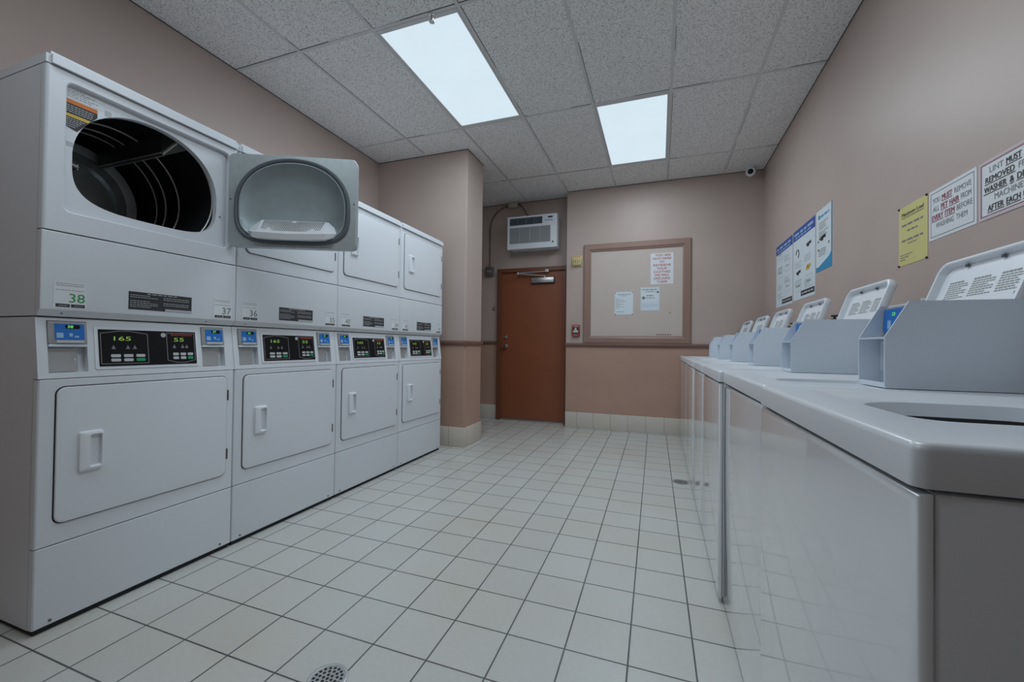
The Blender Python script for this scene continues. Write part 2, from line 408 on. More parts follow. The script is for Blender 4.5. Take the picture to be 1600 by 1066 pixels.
# chair rail
def rail(name, axis, a0, a1, pos, out, z0=1.0, z1=1.045):
    """moulded rail: stepped rounded profile"""
    pr = [(0, z0), (out * 0.55, z0), (out * 0.75, z0 + 0.012), (out, z0 + 0.018), (out, z1 - 0.008), (out * 0.8, z1), (0, z1)]
    b = bm_()
    if axis == 'x': prism(b, pr, lambda p: (a0, pos - p[0], p[1]), lambda p: (a1, pos - p[0], p[1]))
    else: prism(b, pr, lambda p: (pos + p[0], a0, p[1]), lambda p: (pos + p[0], a1, p[1]))
    struct(name, b, M['trim'])
rail('trim_3', 'x', XREC - 0.004, XR, YB, 0.024)
rail('trim_4', 'x', XL, -2.093, YREC, 0.024, 1.02, 1.065)
rail('trim_5', 'x', XL, PX + 0.022, PY0, 0.022)
rail('trim_6', 'y', PY0 - 0.0005, PY1, PX, 0.022)
# ------------------------------------------------------------------ door in the alcove
DY = YREC
b = bm_(); box(b, -2.03, -1.147, DY - 0.018, DY - 0.002, 0.03, 1.992, 0.002, 1)
door = struct('door_1', b, M['door'])
b = bm_()
prof = [(0, 0), (0.05, 0), (0.05, 0.02), (0.018, 0.02), (0.018, 0.058), (0, 0.058)]
for xx0, xx1 in ((-2.09, -2.03), (-1.147, -1.10)):
    box(b, xx0, xx1, DY - 0.045, DY, 0.0, 2.04, 0.003, 1)
box(b, -2.09, -1.10, DY - 0.0455, DY, 1.992, 2.045, 0.003, 1)
obj('door_frame', b, M['doorframe'], door)
b = bm_(); box(b, -2.03, -1.147, DY - 0.05, DY - 0.001, 0.0, 0.014, 0.003, 1); obj('threshold', b, M['alu'], door)
b = bm_(); lathe(b, (-1.965, DY - 0.018, 0.995), (0, -1, 0), [(0, .033), (.006, .033), (.010, .018), (.028, .015), (.034, .026), (.05, .031), (.062, .026), (.066, .012)]); 
obj('door_knob', b, M['chrome'], door, True)
b = bm_(); lathe(b, (-1.965, DY - 0.018, 1.115), (0, -1, 0), [(0, .026), (.012, .024), (.016, .012)]); box(b, -1.969, -1.961, DY - 0.046, DY - 0.03, 1.102, 1.128, .002, 1)
obj('deadbolt', b, M['chrome'], door, True)
b = bm_(); box(b, -1.60, -1.295, DY - 0.065, DY - 0.018, 1.835, 1.905, 0.006, 2)
cl = obj('door_closer', b, M['alu'], door, True)
b = bm_(); tube(b, [(-1.42, DY - 0.045, 1.905), (-1.42, DY - 0.045, 1.925)], 0.012)
tube(b, [(-1.42, DY - 0.045, 1.925), (-1.78, DY - 0.085, 1.962)], 0.009); tube(b, [(-1.78, DY - 0.085, 1.97), (-1.39, DY - 0.055, 1.985)], 0.009)
box(b, -1.41, -1.36, DY - 0.07, DY - 0.045, 1.97, 2.01, 0.003, 1); lathe(b, (-1.78, DY - 0.085, 1.95), (0, 0, 1), [(0, .014), (.03, .014)], 12)
obj('closer_arm', b, M['alu'], cl)
b = bm_(); box(b, -1.607, -1.288, DY - 0.03, DY - 0.0178, 1.826, 1.914); obj('back_plate', b, M['liner'], cl)

# ================================================================== CEILING LIGHTS
LL = ['large glowing ceiling light panel over the dryers, nearer and wider of the two in view',
      'smaller looking glowing ceiling light panel farther back, near the washer wall',
      'glowing ceiling light panel overhead between the nearest dryers and washers',
      'unseen ceiling light panel added above the room front to light the nearest dryer']
for (x0, x1, y0, y1), lab in zip(LIGHTS, LL):
    cx, cyy = (x0 + x1) / 2, (y0 + y1) / 2
    t = thing('ceiling_light', (cx, cyy, ZC), lab, 'ceiling light')
    hx, hy = (x1 - x0) / 2 - 0.013, (y1 - y0) / 2 - 0.013
    b = bm_()
    loft(b, [[(p[0], p[1], z) for p in rrect(-ax, ax, -ay, ay, 0.002, 1)] for ax, ay, z in ((hx, hy, 0.002), (hx, hy, -0.003), (hx - 0.012, hy - 0.03, -0.003), (hx - 0.012, hy - 0.03, 0.003))])
    obj('frame', b, M['tbar'], t)
    b = bm_(); box(b, -hx + 0.0005, hx - 0.0005, -hy + 0.0005, hy - 0.0005, 0.008, 0.09); obj('housing', b, M['tbar'], t)
    b = bm_(); box(b, -hx + 0.011, hx - 0.011, -hy + 0.029, hy - 0.029, 0.001, 0.006); obj('diffuser', b, M['diff'], t)
    ld = bpy.data.lights.new('lamp', 'AREA'); ld.shape = 'RECTANGLE'; ld.size = 2 * hx - 0.03; ld.size_y = 2 * hy - 0.07
    ld.energy = LAMP_W * (0.6 if y0 < 0 else 1.0); ld.color = LAMP_COL; ld.spread = radians(LAMP_SPREAD)
    lo = bpy.data.objects.new('lamp', ld); COL.objects.link(lo); lo.parent = t; lo.location = (0, 0, -0.0035)

# ================================================================== STACKED DRYERS
# local frame: x outwards from the front, y along the row, z up
XF, YU, ZU = (1, 0, 0), (0, 1, 0), (0, 0, 1)
D = 0.80
def bevel_front(bm, w, seg=3, bottom=False):
    es = [e for e in bm.edges if all(v.co.x > -0.001 for v in e.verts) and abs(e.verts[0].co.z - e.verts[1].co.z) > 0.05]
    bmesh.ops.bevel(bm, geom=es, offset=w, segments=seg, profile=0.5, affect='EDGES')
def dshape(yc, zc, a, bt, bb, k=48, nt=2.15, nb=3.6):
    pts = []
    for i in range(4 * k):
        t = 2 * pi * i / (4 * k); c, s = cos(t), sin(t); n = nt if s >= 0 else nb
        pts.append((yc + a * math.copysign(abs(c) ** (2 / n), c), zc + (bt if s >= 0 else bb) * math.copysign(abs(s) ** (2 / n), s)))
    return pts
def star(outer, yc, zc, inner):
    """points of the polygon 'outer' hit by rays from the centre through each inner point"""
    res = []
    for (y, z) in inner:
        d = Vector((y - yc, z - zc)).normalized(); best = None
        for i in range(len(outer)):
            p = Vector(outer[i]) - Vector((yc, zc)); q = Vector(outer[(i + 1) % len(outer)]) - Vector((yc, zc)); e = q - p
            den = d.x * e.y - d.y * e.x
            if abs(den) < 1e-9: continue
            tt = (p.x * e.y - p.y * e.x) / den; ss = (p.x * d.y - p.y * d.x) / den
            if tt > 0 and -1e-6 <= ss <= 1 + 1e-6: best = tt if best is None else max(best, tt)
        res.append((yc + d.x * best, zc + d.y * best))
    if len(outer) == 4:      # keep the true corners
        for c in outer:
            k = min(range(len(res)), key=lambda q: (res[q][0] - c[0]) ** 2 + (res[q][1] - c[1]) ** 2); res[k] = c
    return res
def handle_bm(y0, z0, x0=0.006):
    b = bm_(); y1, z1 = y0 + 0.070, z0 + 0.146
    L = [(x0, rrect(y0, y1, z0, z1, .008, 4)), (x0 + .010, rrect(y0 + .003, y1 - .001, z0 + .003, z1 - .003, .007, 4)), (x0 + .013, rrect(y0 + .012, y1 - .002, z0 + .008, z1 - .008, .006, 4)),
         (x0 + .014, rrect(y0 + .030, y1 - .005, z0 + .013, z1 - .013, .006, 4)), (x0 - .004, rrect(y0 + .036, y1 - .006, z0 + .022, z1 - .022, .005, 4))]
    loft(b, [[(x, p[0], p[1]) for p in q] for x, q in L], True, True)
    return b
def closed_door(t, z0, z1, hz):
    y0, y1 = 0.047, 0.645
    b = bm_(); loft(b, [[(x, p[0], p[1]) for p in q] for x, q in ((0.0002, rrect(y0 - .0036, y1 + .0036, z0 - .0036, z1 + .0036, .028)), (0.0016, rrect(y0 - .003, y1 + .003, z0 - .003, z1 + .003, .028)))], False, True)
    obj('door_gap', b, M['liner'], t)
    b = bm_()
    L = [(.0005, rrect(y0, y1, z0, z1, .026)), (.005, rrect(y0, y1, z0, z1, .026)), (.0068, rrect(y0 + .002, y1 - .002, z0 + .002, z1 - .002, .025)), (.0072, rrect(y0 + .006, y1 - .006, z0 + .006, z1 - .006, .022))]
    loft(b, [[(x, p[0], p[1]) for p in q] for x, q in L], False, True)
    d = obj('door', b, M['white'], t, True)
    obj('handle', handle_bm(0.103, hz), M['plastic'], d, True)
    for zz in (z0 + 0.075, z1 - 0.115):
        b = bm_(); box(b, 0.001, 0.0085, y1 - 0.0015, y1 + 0.007, zz, zz + 0.05, 0.001, 1); tube(b, [(.0085, y1 + .003, zz + .002), (.0085, y1 + .003, zz + .048)], .002, 6)
        obj('hinge', b, M['boxgrey'], d)
    return d
def number_label(t, y0, num, green, rnd):
    b = bm_(); box(b, 0.0002, 0.0009, y0, y0 + 0.088, 1.112, 1.205); lb = obj('number_label', b, M['sticker'], t)
    b = bm_(); text(b, num, (0.0013, y0 + 0.061, 1.134), YU, ZU, 0.031, 0.042, 0.004); obj('numeral', b, M['greennum' if green else 'darknum'], lb)
    for ya in (.006, .046): b = bm_(); box(b, 0.0008, 0.0012, y0 + ya, y0 + ya + .037, 1.116, 1.1275); obj('badge', b, M['ink'], lb)
    b = bm_()
    for yy in (0.014, 0.054): strokes(b, (0.0014, y0 + yy, 1.120), YU, ZU, 0.026, 0.003, 4, 0.9, rnd)
    strokes(b, (0.0013, y0 + 0.006, 1.198), YU, ZU, 0.078, 0.0022, 9, 0.95, rnd); strokes(b, (0.0013, y0 + 0.006, 1.191), YU, ZU, 0.078, 0.0022, 8, 0.95, rnd)
    strokes(b, (0.0013, y0 + 0.006, 1.1755), YU, ZU, 0.078, 0.0022, 9, 0.95, rnd)
    obj('small_print', b, M['grey_line'], lb)
ZC0, ZC1, SL = 0.8665, 1.0785, 0.028
def cpx(z): return -SL * (z - ZC0) / (ZC1 - ZC0)
def card_reader(t, y0, y1, num, rnd):
    F = lambda u, v, d: (cpx(v) - d, u, v)
    b = bm_(); w_ = y1 - y0
    # head module: bezel with sloped sides
    bz0, bz1 = 0.986, 1.066
    L = [(0.0265, rrect(y0 + .001, y1 - .001, bz0, bz1, .004, 3)), (-0.004, rrect(y0 + .001, y1 - .001, bz0, bz1, .004, 3)), (-0.006, rrect(y0 + .006, y1 - .004, bz0 + .004, bz1 - .006, .004, 3))]
    loft(b, [[F(p[0], p[1], d) for p in q] for d, q in L], False, True)
    hd = obj('card_reader', b, M['bezel'], t, True)
    b = bm_(); q = rrect(y0 + .017, y1 - .009, bz0 + .015, bz1 - .008, .003, 3)
    loft(b, [[F(p[0], p[1], d) for p in q] for d in (-.005, -.0072)], False, True); obj('reader_face', b, M['blue'], hd)
    yc = (y0 + y1) / 2 + .008
    b = bm_(); q = rrect(yc - .016, yc + .024, bz1 - .025, bz1 - .011, .005, 3)
    loft(b, [[F(p[0], p[1], d) for p in q] for d in (-.007, -.0078)], False, True); obj('readout_window', b, M['black'], hd)
    b = bm_(); text(b, num, F(yc - .003, bz1 - .0225, -.0083), YU, ZU, .0095, .015, .01); obj('readout', b, M['led'], hd)
    b = bm_()
    for (ya, za, wy, wz) in ((y0 + .021, bz0 + .022, .018, .018), (yc - .006, bz0 + .027, .009, .012), (yc + .008, bz0 + .024, .012, .006)):
        quad(b, F(ya, za, -.0079), F(ya + wy, za, -.0079), F(ya + wy, za + wz, -.0079), F(ya, za + wz, -.0079))
    obj('reader_icon', b, M['icon'], hd)
    b = bm_(); q = rrect(y0 + .02, y1 - .012, bz0 + .005, bz0 + .014, .003, 3); loft(b, [[F(p[0], p[1], d) for p in q] for d in (-.004, -.009)], False, True)
    obj('card_slot_lip', b, M['btn'], hd, True)
    b = bm_(); box(b, -.03, cpx(.975) + .004, y0 + .001, y1 - .001, .976, .985, .002, 1); obj('shelf_lip', b, M['grey_case'], t)
    b = bm_(); q = rrect(y0 + .004, y0 + w_ * .80, .888, .972, .003, 3); loft(b, [[F(p[0], p[1], d) for p in q] for d in (.0265, .018, .017)], False, True)
    pl = obj('coin_door', b, M['silver'], t)
    b = bm_(); lathe(b, F(y0 + w_ * .72, .93, .017), (1, 0, 0), [(0, .004), (.002, .004)], 10); obj('lock', b, M['chrome'], pl)
def dryer(i, nums, label, is_open):
    rnd = random.Random(11 + i)
    t = thing('stacked_dryer', (XD, YD0 + WD * i, 0), label, 'dryer', 'stacked dryers along the left wall')
    g = 0.0012; y0, y1 = g, WD - g
    # plinth and carcass
    b = bm_(); box(b, -D, -0.012, y0 + .008, y1 - .008, 0.0, 0.022); obj('plinth', b, M['liner'], t)
    b = bm_()
    pr = [(-D, .02), (-.028, .02), (-.028, .865), (-.0275, .866), (-.0555, 1.0785), (-D, 1.0785)]
    prism(b, pr, lambda p: (p[0], y0, p[1]), lambda p: (p[0], y1, p[1])); obj('lower_cabinet', b, M['white'], t)
    b = bm_(); z0, z1 = 1.083, 1.9455
    for p, r in (((-D, y0), (-.028, y0)), ((-D, y1), (-.028, y1)), ((-D, y0), (-D, y1))): quad(b, (*p, z0), (*r, z0), (*r, z1), (*p, z1))
    for z in (z0, z1): quad(b, (-D, y0, z), (-.028, y0, z), (-.028, y1, z), (-D, y1, z))
    obj('upper_cabinet', b, M['white'], t)
    # lower fronts
    def panel(name, z0, z1):
        b = bm_(); box(b, -.029, 0, y0, y1, z0, z1); bevel_front(b, .009)
        es = [e for e in b.edges if all(v.co.x > -.003 for v in e.verts) and abs(e.verts[0].co.z - e.verts[1].co.z) < .001 and abs(e.verts[0].co.y - e.verts[1].co.y) > .1]
        bmesh.ops.bevel(b, geom=es, offset=.002, segments=1, affect='EDGES'); return obj(name, b, M['white'], t, True, .5)
    bp_ = panel('base_panel', .022, .2895)
    for yy in (.045, WD - .055): b = bm_(); lathe(b, (-.0003, yy, .036), (1, 0, 0), [(0, .005), (.002, .0045)], 10); obj('screw', b, M['boxgrey'], bp_)
    panel('front_panel', .293, .8635)
    closed_door(t, .362, .835, .525)
    # sloping control panel with two reader pockets
    b = bm_(); RH = [(.028, .133, .886, 1.068, .0268), (.535, .640, .886, 1.068, .0268)]
    holed(b, y0, y1, ZC0, ZC1, RH, lambda u, v, d: (cpx(v) - d, u, v), .0272); cpn = obj('control_panel', b, M['white'], t)
    for (a, c, *_), nm in zip(RH, nums): card_reader(t, a, c, nm, rnd)
    F = lambda u, v, d=0: (cpx(v) + d, u, v)
    def slab(name, u0, u1, v0, v1, d0, d1, key, par, r=.002):
        b = bm_(); q = rrect(u0, u1, v0, v1, r, 2); loft(b, [[F(p[0], p[1], d) for p in q] for d in (d0, d1)], False, True); return obj(name, b, M[key], par)
    slab('display_bezel', .153, .518, .893, 1.052, .0, .003, 'plastic', cpn, .004)
    dg = slab('display_panel', .164, .508, .903, 1.043, .001, .0045, 'black', t)
    b = bm_()
    def line(p, q, wd=.0018):
        p = Vector(p); q = Vector(q); n = Vector((-(q - p).y, (q - p).x)).normalized() * wd / 2
        quad(b, *[F(c.x, c.y, .0052) for c in (p - n, q - n, q + n, p + n)])
    for a, c, top in ((.170, .322, True), (.392, .502, False)):
        lo, hi = (.912, 1.028) if top else (.920, 1.036); mid = (a + c) / 2
        P = [(a, lo), (c, lo), (c, hi), (mid + .018, hi + .010), (mid - .018, hi + .010), (a, hi)] if top else [(a, hi), (a, lo), (mid - .018, lo - .010), (mid + .018, lo - .010), (c, lo), (c, hi)]
        for k in range(len(P)): line(P[k], P[(k + 1) % len(P)])
    obj('display_outline', b, M['grey_line'], dg)
    for a, c, top in ((.170, .322, True), (.392, .502, False)):
        wv = c - a; dz = 0 if top else .004
        b = bm_(); text(b, '165' if top else '55', F(a + wv * .42, (1.001 if top else 1.0) + dz * 0, .0056), YU, ZU, .016, wv * .36, .0); obj('readout', b, M['ledy'], dg)
        b = bm_()
        for k in (.25, .55, .70):
            yy = a + wv * k; tri = [F(yy - .007, .968 + dz, .0054), F(yy + .007, .968 + dz, .0054), F(yy, .984 + dz, .0054)]; b.faces.new([b.verts.new(v) for v in tri])
        obj('icon_print', b, M['inkg'], dg)
        for ri in range(2):
            for ci in range(3):
                yy = a + wv * (.19 + .265 * ci); zz = .9365 - .0165 * ri + dz
                gr = (ri == 1 and ci == 2)
                slab('button', yy, yy + wv * .20, zz, zz + .0115, .0045, .0062, 'grn' if gr else 'btn', dg, .003)
    b = bm_(); text(b, 'SpeedQueen', F(.450, 1.0255, .0056), YU, ZU, .009, .085, .02); obj('red_lettering', b, M['redtxt'], dg)
    b = bm_(); lathe(b, F(.380, 1.026, .0046), (1, 0, 0), [(0, .010), (.0012, .009)], 14); obj('round_badge', b, M['btn'], dg)
    # upper access panel with the sloped underside lip
    b = bm_(); pr = [(-.029, 1.083), (-.020, 1.083), (-.001, 1.106), (0, 1.110), (0, 1.373), (-.003, 1.3765), (-.029, 1.3765)]
    prism(b, pr, lambda p: (p[0], y0, p[1]), lambda p: (p[0], y1, p[1])); bevel_front(b, .008)
    ap = obj('access_panel', b, M['white'], t, True, .4)
    for yy in (.06, .55): b = bm_(); lathe(b, (-.0115, yy, 1.0945), (1, 0, -.83), [(0, .0035), (.0012, .003)], 8); obj('screw', b, M['boxgrey'], ap)
    number_label(t, .033, nums[0], i == 0, rnd); number_label(t, .575, nums[1], False, rnd)
    b = bm_(); box(b, .0002, .001, .247, .479, 1.126, 1.197); lb = obj('instruction_plate', b, M['ink'], t)
    b = bm_()
    strokes(b, (.0014, .31, 1.190), YU, ZU, .12, .003, 6, .95, rnd)
    for k in range(7):
        if k in (2,): continue
        strokes(b, (.0014, .252, 1.182 - .0075 * k), YU, ZU, .10, .0024, 10, .95 if k % 3 else .7, rnd)
        if k < 5: strokes(b, (.0014, .368, 1.180 - .0075 * k), YU, ZU, .105, .0024, 10, .95 if (k + 1) % 3 else .8, rnd)
    box(b, .0009, .0014, .375, .478, 1.127, 1.136)
    obj('small_print', b, M['pale_line'], lb)
    # top cap
    b = bm_(); box(b, -D - .005, .012, 0.0006, WD - .0006, 1.949, 1.991)
    bmesh.ops.bevel(b, geom=[e for e in b.edges if (all(v.co.x > 0 for v in e.verts) and (e.verts[0].co.z > 1.99 or abs(e.verts[0].co.z - e.verts[1].co.z) > .01)) or (all(v.co.z > 1.99 for v in e.verts) and abs(e.verts[0].co.y - e.verts[1].co.y) < .01)], offset=.012, segments=4, affect='EDGES')
    obj('top_cap', b, M['white'], t, True, 1.1)
    zu0, zu1 = 1.3805, 1.9455
    if not is_open:
        panel('upper_front_panel', zu0, zu1); closed_door(t, 1.457, 1.911, 1.60)
        return t
    # ---- open upper dryer: recessed front, drum, swung door
    RY0, RY1, RZ0, RZ1 = .052, .642, 1.450, 1.915
    dc = (.337, 1.66); dl = dshape(*dc, .256, .234, .172)
    rec = star(rrect(RY0, RY1, RZ0, RZ1, .022), *dc, dl); out = star([(y1 - .009, zu1), (y0 + .009, zu1), (y0 + .009, zu0), (y1 - .009, zu0)], *dc, dl)
    b = bm_()
    rec2 = star(rrect(RY0 + .004, RY1 - .004, RZ0 + .004, RZ1 - .004, .02), *dc, dl)
    loft(b, [[(x, p[0], p[1]) for p in q] for x, q in ((-.029, out), (0, out), (0, rec), (-.004, rec2), (-.020, rec2), (-.020, dl), (-.045, dl))])
    for s in (y0, y1):  # rounded side returns
        q = [(-.029, s), (-.009, s)] + [(-.009 + .009 * sin(radians(k * 22.5)), s + (1 if s == y0 else -1) * (.009 - .009 * cos(radians(k * 22.5)))) for k in range(1, 5)] + [(-.029, s + (.009 if s == y0 else -.009))]
        prism(b, q, lambda p: (p[0], p[1], zu0), lambda p: (p[0], p[1], zu1))
    fr = obj('upper_front_panel', b, M['white'], t, True, .5)
    # labels on the recessed face
    b = bm_(); P = [(.060, 1.762), (.092, 1.753), (.148, 1.832), (.148, 1.862), (.058, 1.862)]
    prism(b, P, lambda p: (-.0198, p[0], p[1]), lambda p: (-.0190, p[0], p[1])); wl = obj('warning_label', b, M['ink'], t)
    b = bm_(); quad(b, (-.0186, .058, 1.847), (-.0186, .148, 1.847), (-.0186, .148, 1.862), (-.0186, .058, 1.862)); obj('orange_band', b, M['orange'], wl)
    b = bm_(); quad(b, (-.0186, .060, 1.799), (-.0186, .122, 1.799), (-.0186, .130, 1.810), (-.0186, .059, 1.810)); obj('yellow_band', b, M['amber'], wl)
    b = bm_()
    for k in range(4): strokes(b, (-.0185, .063, 1.838 - .007 * k), YU, ZU, .078 - .003 * max(0, k - 1), .0025, 9, .95, rnd)
    for k in range(5): strokes(b, (-.0185, .063, 1.792 - .007 * k), YU, ZU, .055 - .007 * k, .0025, 6, .9, rnd)
    obj('small_print', b, M['pale_line'], wl)
    b = bm_(); box(b, -.0198, -.0193, .060, .165, 1.867, 1.906); il = obj('data_label', b, M['sticker'], t)
    b = bm_()
    for k in range(5): strokes(b, (-.0189, .064, 1.899 - .007 * k), YU, ZU, .095, .0028, 8, .5 + .1 * ((k * 3) % 5), rnd)
    obj('small_print', b, M['grey_line'], il)
    b = bm_(); box(b, -.0198, -.0193, .064, .083, 1.693, 1.709); box(b, -.0198, -.0193, .17, .19, 1.855, 1.875); il = obj('pictogram', b, M['pale_line'], t)
    b = bm_(); lathe(b, (-.020, .610, 1.60), (1, 0, 0), [(0, .006), (.003, .005)], 10); obj('screw', b, M['alu'], fr)
    # drum
    dy, dz, R = .337, 1.668, .268
    b = bm_(); pf = [(.046, .259), (.048, R), (.10, R)]
    pf += [(.60, R), (.62, R - .012)]
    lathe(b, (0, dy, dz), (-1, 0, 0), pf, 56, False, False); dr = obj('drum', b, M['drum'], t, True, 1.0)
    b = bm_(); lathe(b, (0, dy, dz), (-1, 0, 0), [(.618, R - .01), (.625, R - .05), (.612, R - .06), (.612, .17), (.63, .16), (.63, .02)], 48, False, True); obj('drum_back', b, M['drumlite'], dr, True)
    for xx, rr in ((.062, .004), (.30, .0035), (.40, .0035), (.47, .003)):
        b = bm_(); cyc = [Vector((-xx, dy + (R - .003) * cos(2 * pi * k / 64), dz + (R - .003) * sin(2 * pi * k / 64))) for k in range(64)]
        loft(b, [[c + rr * cos(a) * Vector((1, 0, 0)) + rr * sin(a) * Vector((0, dy - c.y, dz - c.z)).normalized() for c in cyc] for a in [2 * pi * q / 6 for q in range(7)]])
        obj('drum_rib', b, M['rib'], dr, True, 3)
    for ang in (62, 182, 302):
        a = radians(ang); b = bm_(); er = Vector((0, cos(a), sin(a))); et = Vector((0, -sin(a), cos(a))); o = Vector((0, dy, dz))
        def pt(x, r, s): return o + Vector((-x, 0, 0)) + er * r + et * s
        loft(b, [[pt(x, R - .002, -.045), pt(x, R - hh, -.008), pt(x, R - hh, .008), pt(x, R - .002, .045)] for x, hh in ((.085, .012), (.13, .075), (.58, .075), (.61, .01))], True, True)
        bf = obj('baffle', b, M['baffle'], dr)
        b = bm_()
        for rr_, ss in ((R - .075, -.008), (R - .075, .008)): tube(b, [pt(.13, rr_, ss), pt(.58, rr_, ss)], .0022, 6)
        tube(b, [pt(.085, R - .012, 0), pt(.13, R - .075, 0)], .004, 6); obj('baffle_edge', b, M['rib'], bf)
    # swung door: modelled closed, then turned on its right-hand hinge
    hx_, hy_ = .004, .643
    Md = Matrix.Translation((hx_, hy_, 0)) @ Matrix.Rotation(radians(-115.5), 4, 'Z') @ Matrix.Translation((-hx_, -hy_, 0))
    Md = Matrix.Translation((hx_, hy_, 0)) @ Matrix.Rotation(radians(115.5), 4, 'Z') @ Matrix.Translation((-hx_, -hy_, 0))
    def fin(name, b, key, par, sm=True, ang=.6):
        bmesh.ops.transform(b, matrix=Md, verts=b.verts); return obj(name, b, M[key], par, sm, ang)
    c2 = (.345, 1.662); A, BT, BB = .270, .238, .186
    dls = lambda k, s=0: dshape(c2[0], c2[1], A - k, BT - k, BB - k)
    ext = lambda e, r: star(rrect(.047 + e, .643 - e, 1.463 + e, 1.913 - e, r), *c2, dls(0))
    b = bm_()
    loft(b, [[(x, p[0], p[1]) for p in q] for x, q in ((-.016, dls(.006)), (-.016, ext(.002, .022)), (-.013, ext(0, .024)), (.022, ext(0, .024)), (.026, ext(.004, .022)))], False, True)
    dd = fin('open_door', b, 'galv', t, True, .5)
    b = bm_(); loft(b, [[(x, p[0], p[1]) for p in dls(k)] for x, k in ((-.0155, 0), (-.024, .003), (-.027, .010), (-.024, .018), (-.012, .020))]); fin('gasket', b, 'rubber', dd)
    b = bm_(); loft(b, [[(x, p[0], p[1]) for p in q] for x, q in ((-.016, dls(.018)), (-.022, dls(.022)), (-.022, dls(.027)), (-.010, dls(.036)), (.010, dshape(c2[0], c2[1] - .004, A - .075, BT - .075, BB - .06)), (.018, dshape(c2[0], c2[1] - .006, A - .105, BT - .105, BB - .08)))], False, True)
    fin('dish', b, 'dish', dd, True, .9)
    # lint screen lying in the bottom of the dish
    b = bm_(); yc = c2[0]
    V = lambda y, x, z: b.verts.new((x, yc + y, z))
    tipL, tipR = V(-.222, .0, 1.545), V(.222, .0, 1.545); bkL, bkR = V(-.158, .014, 1.603), V(.158, .014, 1.603)
    g = [(-.150, -.050, 1.535), (-.075, -.062, 1.528), (0, -.066, 1.525), (.075, -.062, 1.528), (.150, -.050, 1.535)]
    top = [V(*q) for q in g]; lip = [V(q[0] * 1.12, q[1] - .012, q[2] - .009) for q in g]; low = [V(q[0] * 1.10, q[1] - .008, q[2] - .036) for q in g]
    tl, tr = V(-.215, .002, 1.527), V(.215, .002, 1.527); bl, br = V(-.15, .012, 1.50), V(.15, .012, 1.50)
    b.faces.new([bkL] + top + [bkR]); b.faces.new((bkL, tipL, top[0])); b.faces.new((bkR, top[-1], tipR))
    L1 = [tipL] + lip + [tipR]; T1 = [tipL] + top + [tipR]; B1 = [tl] + low + [tr]
    for k in range(len(g) - 1): b.faces.new((top[k], lip[k], lip[k + 1], top[k + 1]))
    b.faces.new((tipL, lip[0], top[0])); b.faces.new((tipR, top[-1], lip[-1]))
    for k in range(len(L1) - 1): b.faces.new((L1[k], B1[k], B1[k + 1], L1[k + 1]))
    b.faces.new([bl] + B1 + [br]); b.faces.new((bkL, bl, tl, tipL)); b.faces.new((bkR, tipR, tr, br)); b.faces.new((bkL, bkR, br, bl))
    bmesh.ops.triangulate(b, faces=[f for f in b.faces if len(f.verts) > 4])
    ls = fin('lint_screen', b, 'plastic', dd, False)
    b = bm_()
    def gp(u, v):      # u across -1..1, v 0 front .. 1 back
        hw_ = .136 + .008 * v; x = -.046 - .012 * (1 - u * u) * (1 - v) + .056 * v; z = 1.5375 - .006 * (1 - u * u) * (1 - v) + .0625 * v
        return (x - .0012, yc + u * hw_, z + .0012)
    for ci in range(32):
        for ri in range(7):
            if ci in (15, 16) and ri == 6: continue
            u0, v0 = -1 + 2 * (ci + .25) / 32, (ri + .15) / 7; u1, v1 = u0 + 2 * .55 / 32, v0 + .72 / 7
            quad(b, gp(u0, v0), gp(u1, v0), gp(u1, v1), gp(u0, v1))
    fin('screen_slots', b, 'boxgrey', ls, False)
    for yy in (.058, .632): b = bm_(); lathe(b, (-.0155, yy, 1.69), (-1, 0, 0), [(0, .004), (.002, .003)], 8); fin('screw', b, 'ink', dd)
    for zz in (1.52, 1.82): b = bm_(); tube(b, [(.004, .6465, zz), (.004, .6465, zz + .05)], .0045, 8); obj('hinge', b, M['alu'], dd)
    return t
dryer(0, ('38', '37'), 'white stacked dryer nearest the camera, its upper door swung open, marked 38 and 37', True)
dryer(1, ('36', '35'), 'white stacked dryer behind the swung-open door, second in the row, marked 36 and 35', False)
dryer(2, ('40', '39'), 'third white stacked dryer in the row, between the one marked 36 and the last', False)
dryer(3, ('42', '41'), 'last white stacked dryer in the row, standing next to the pillar', False)

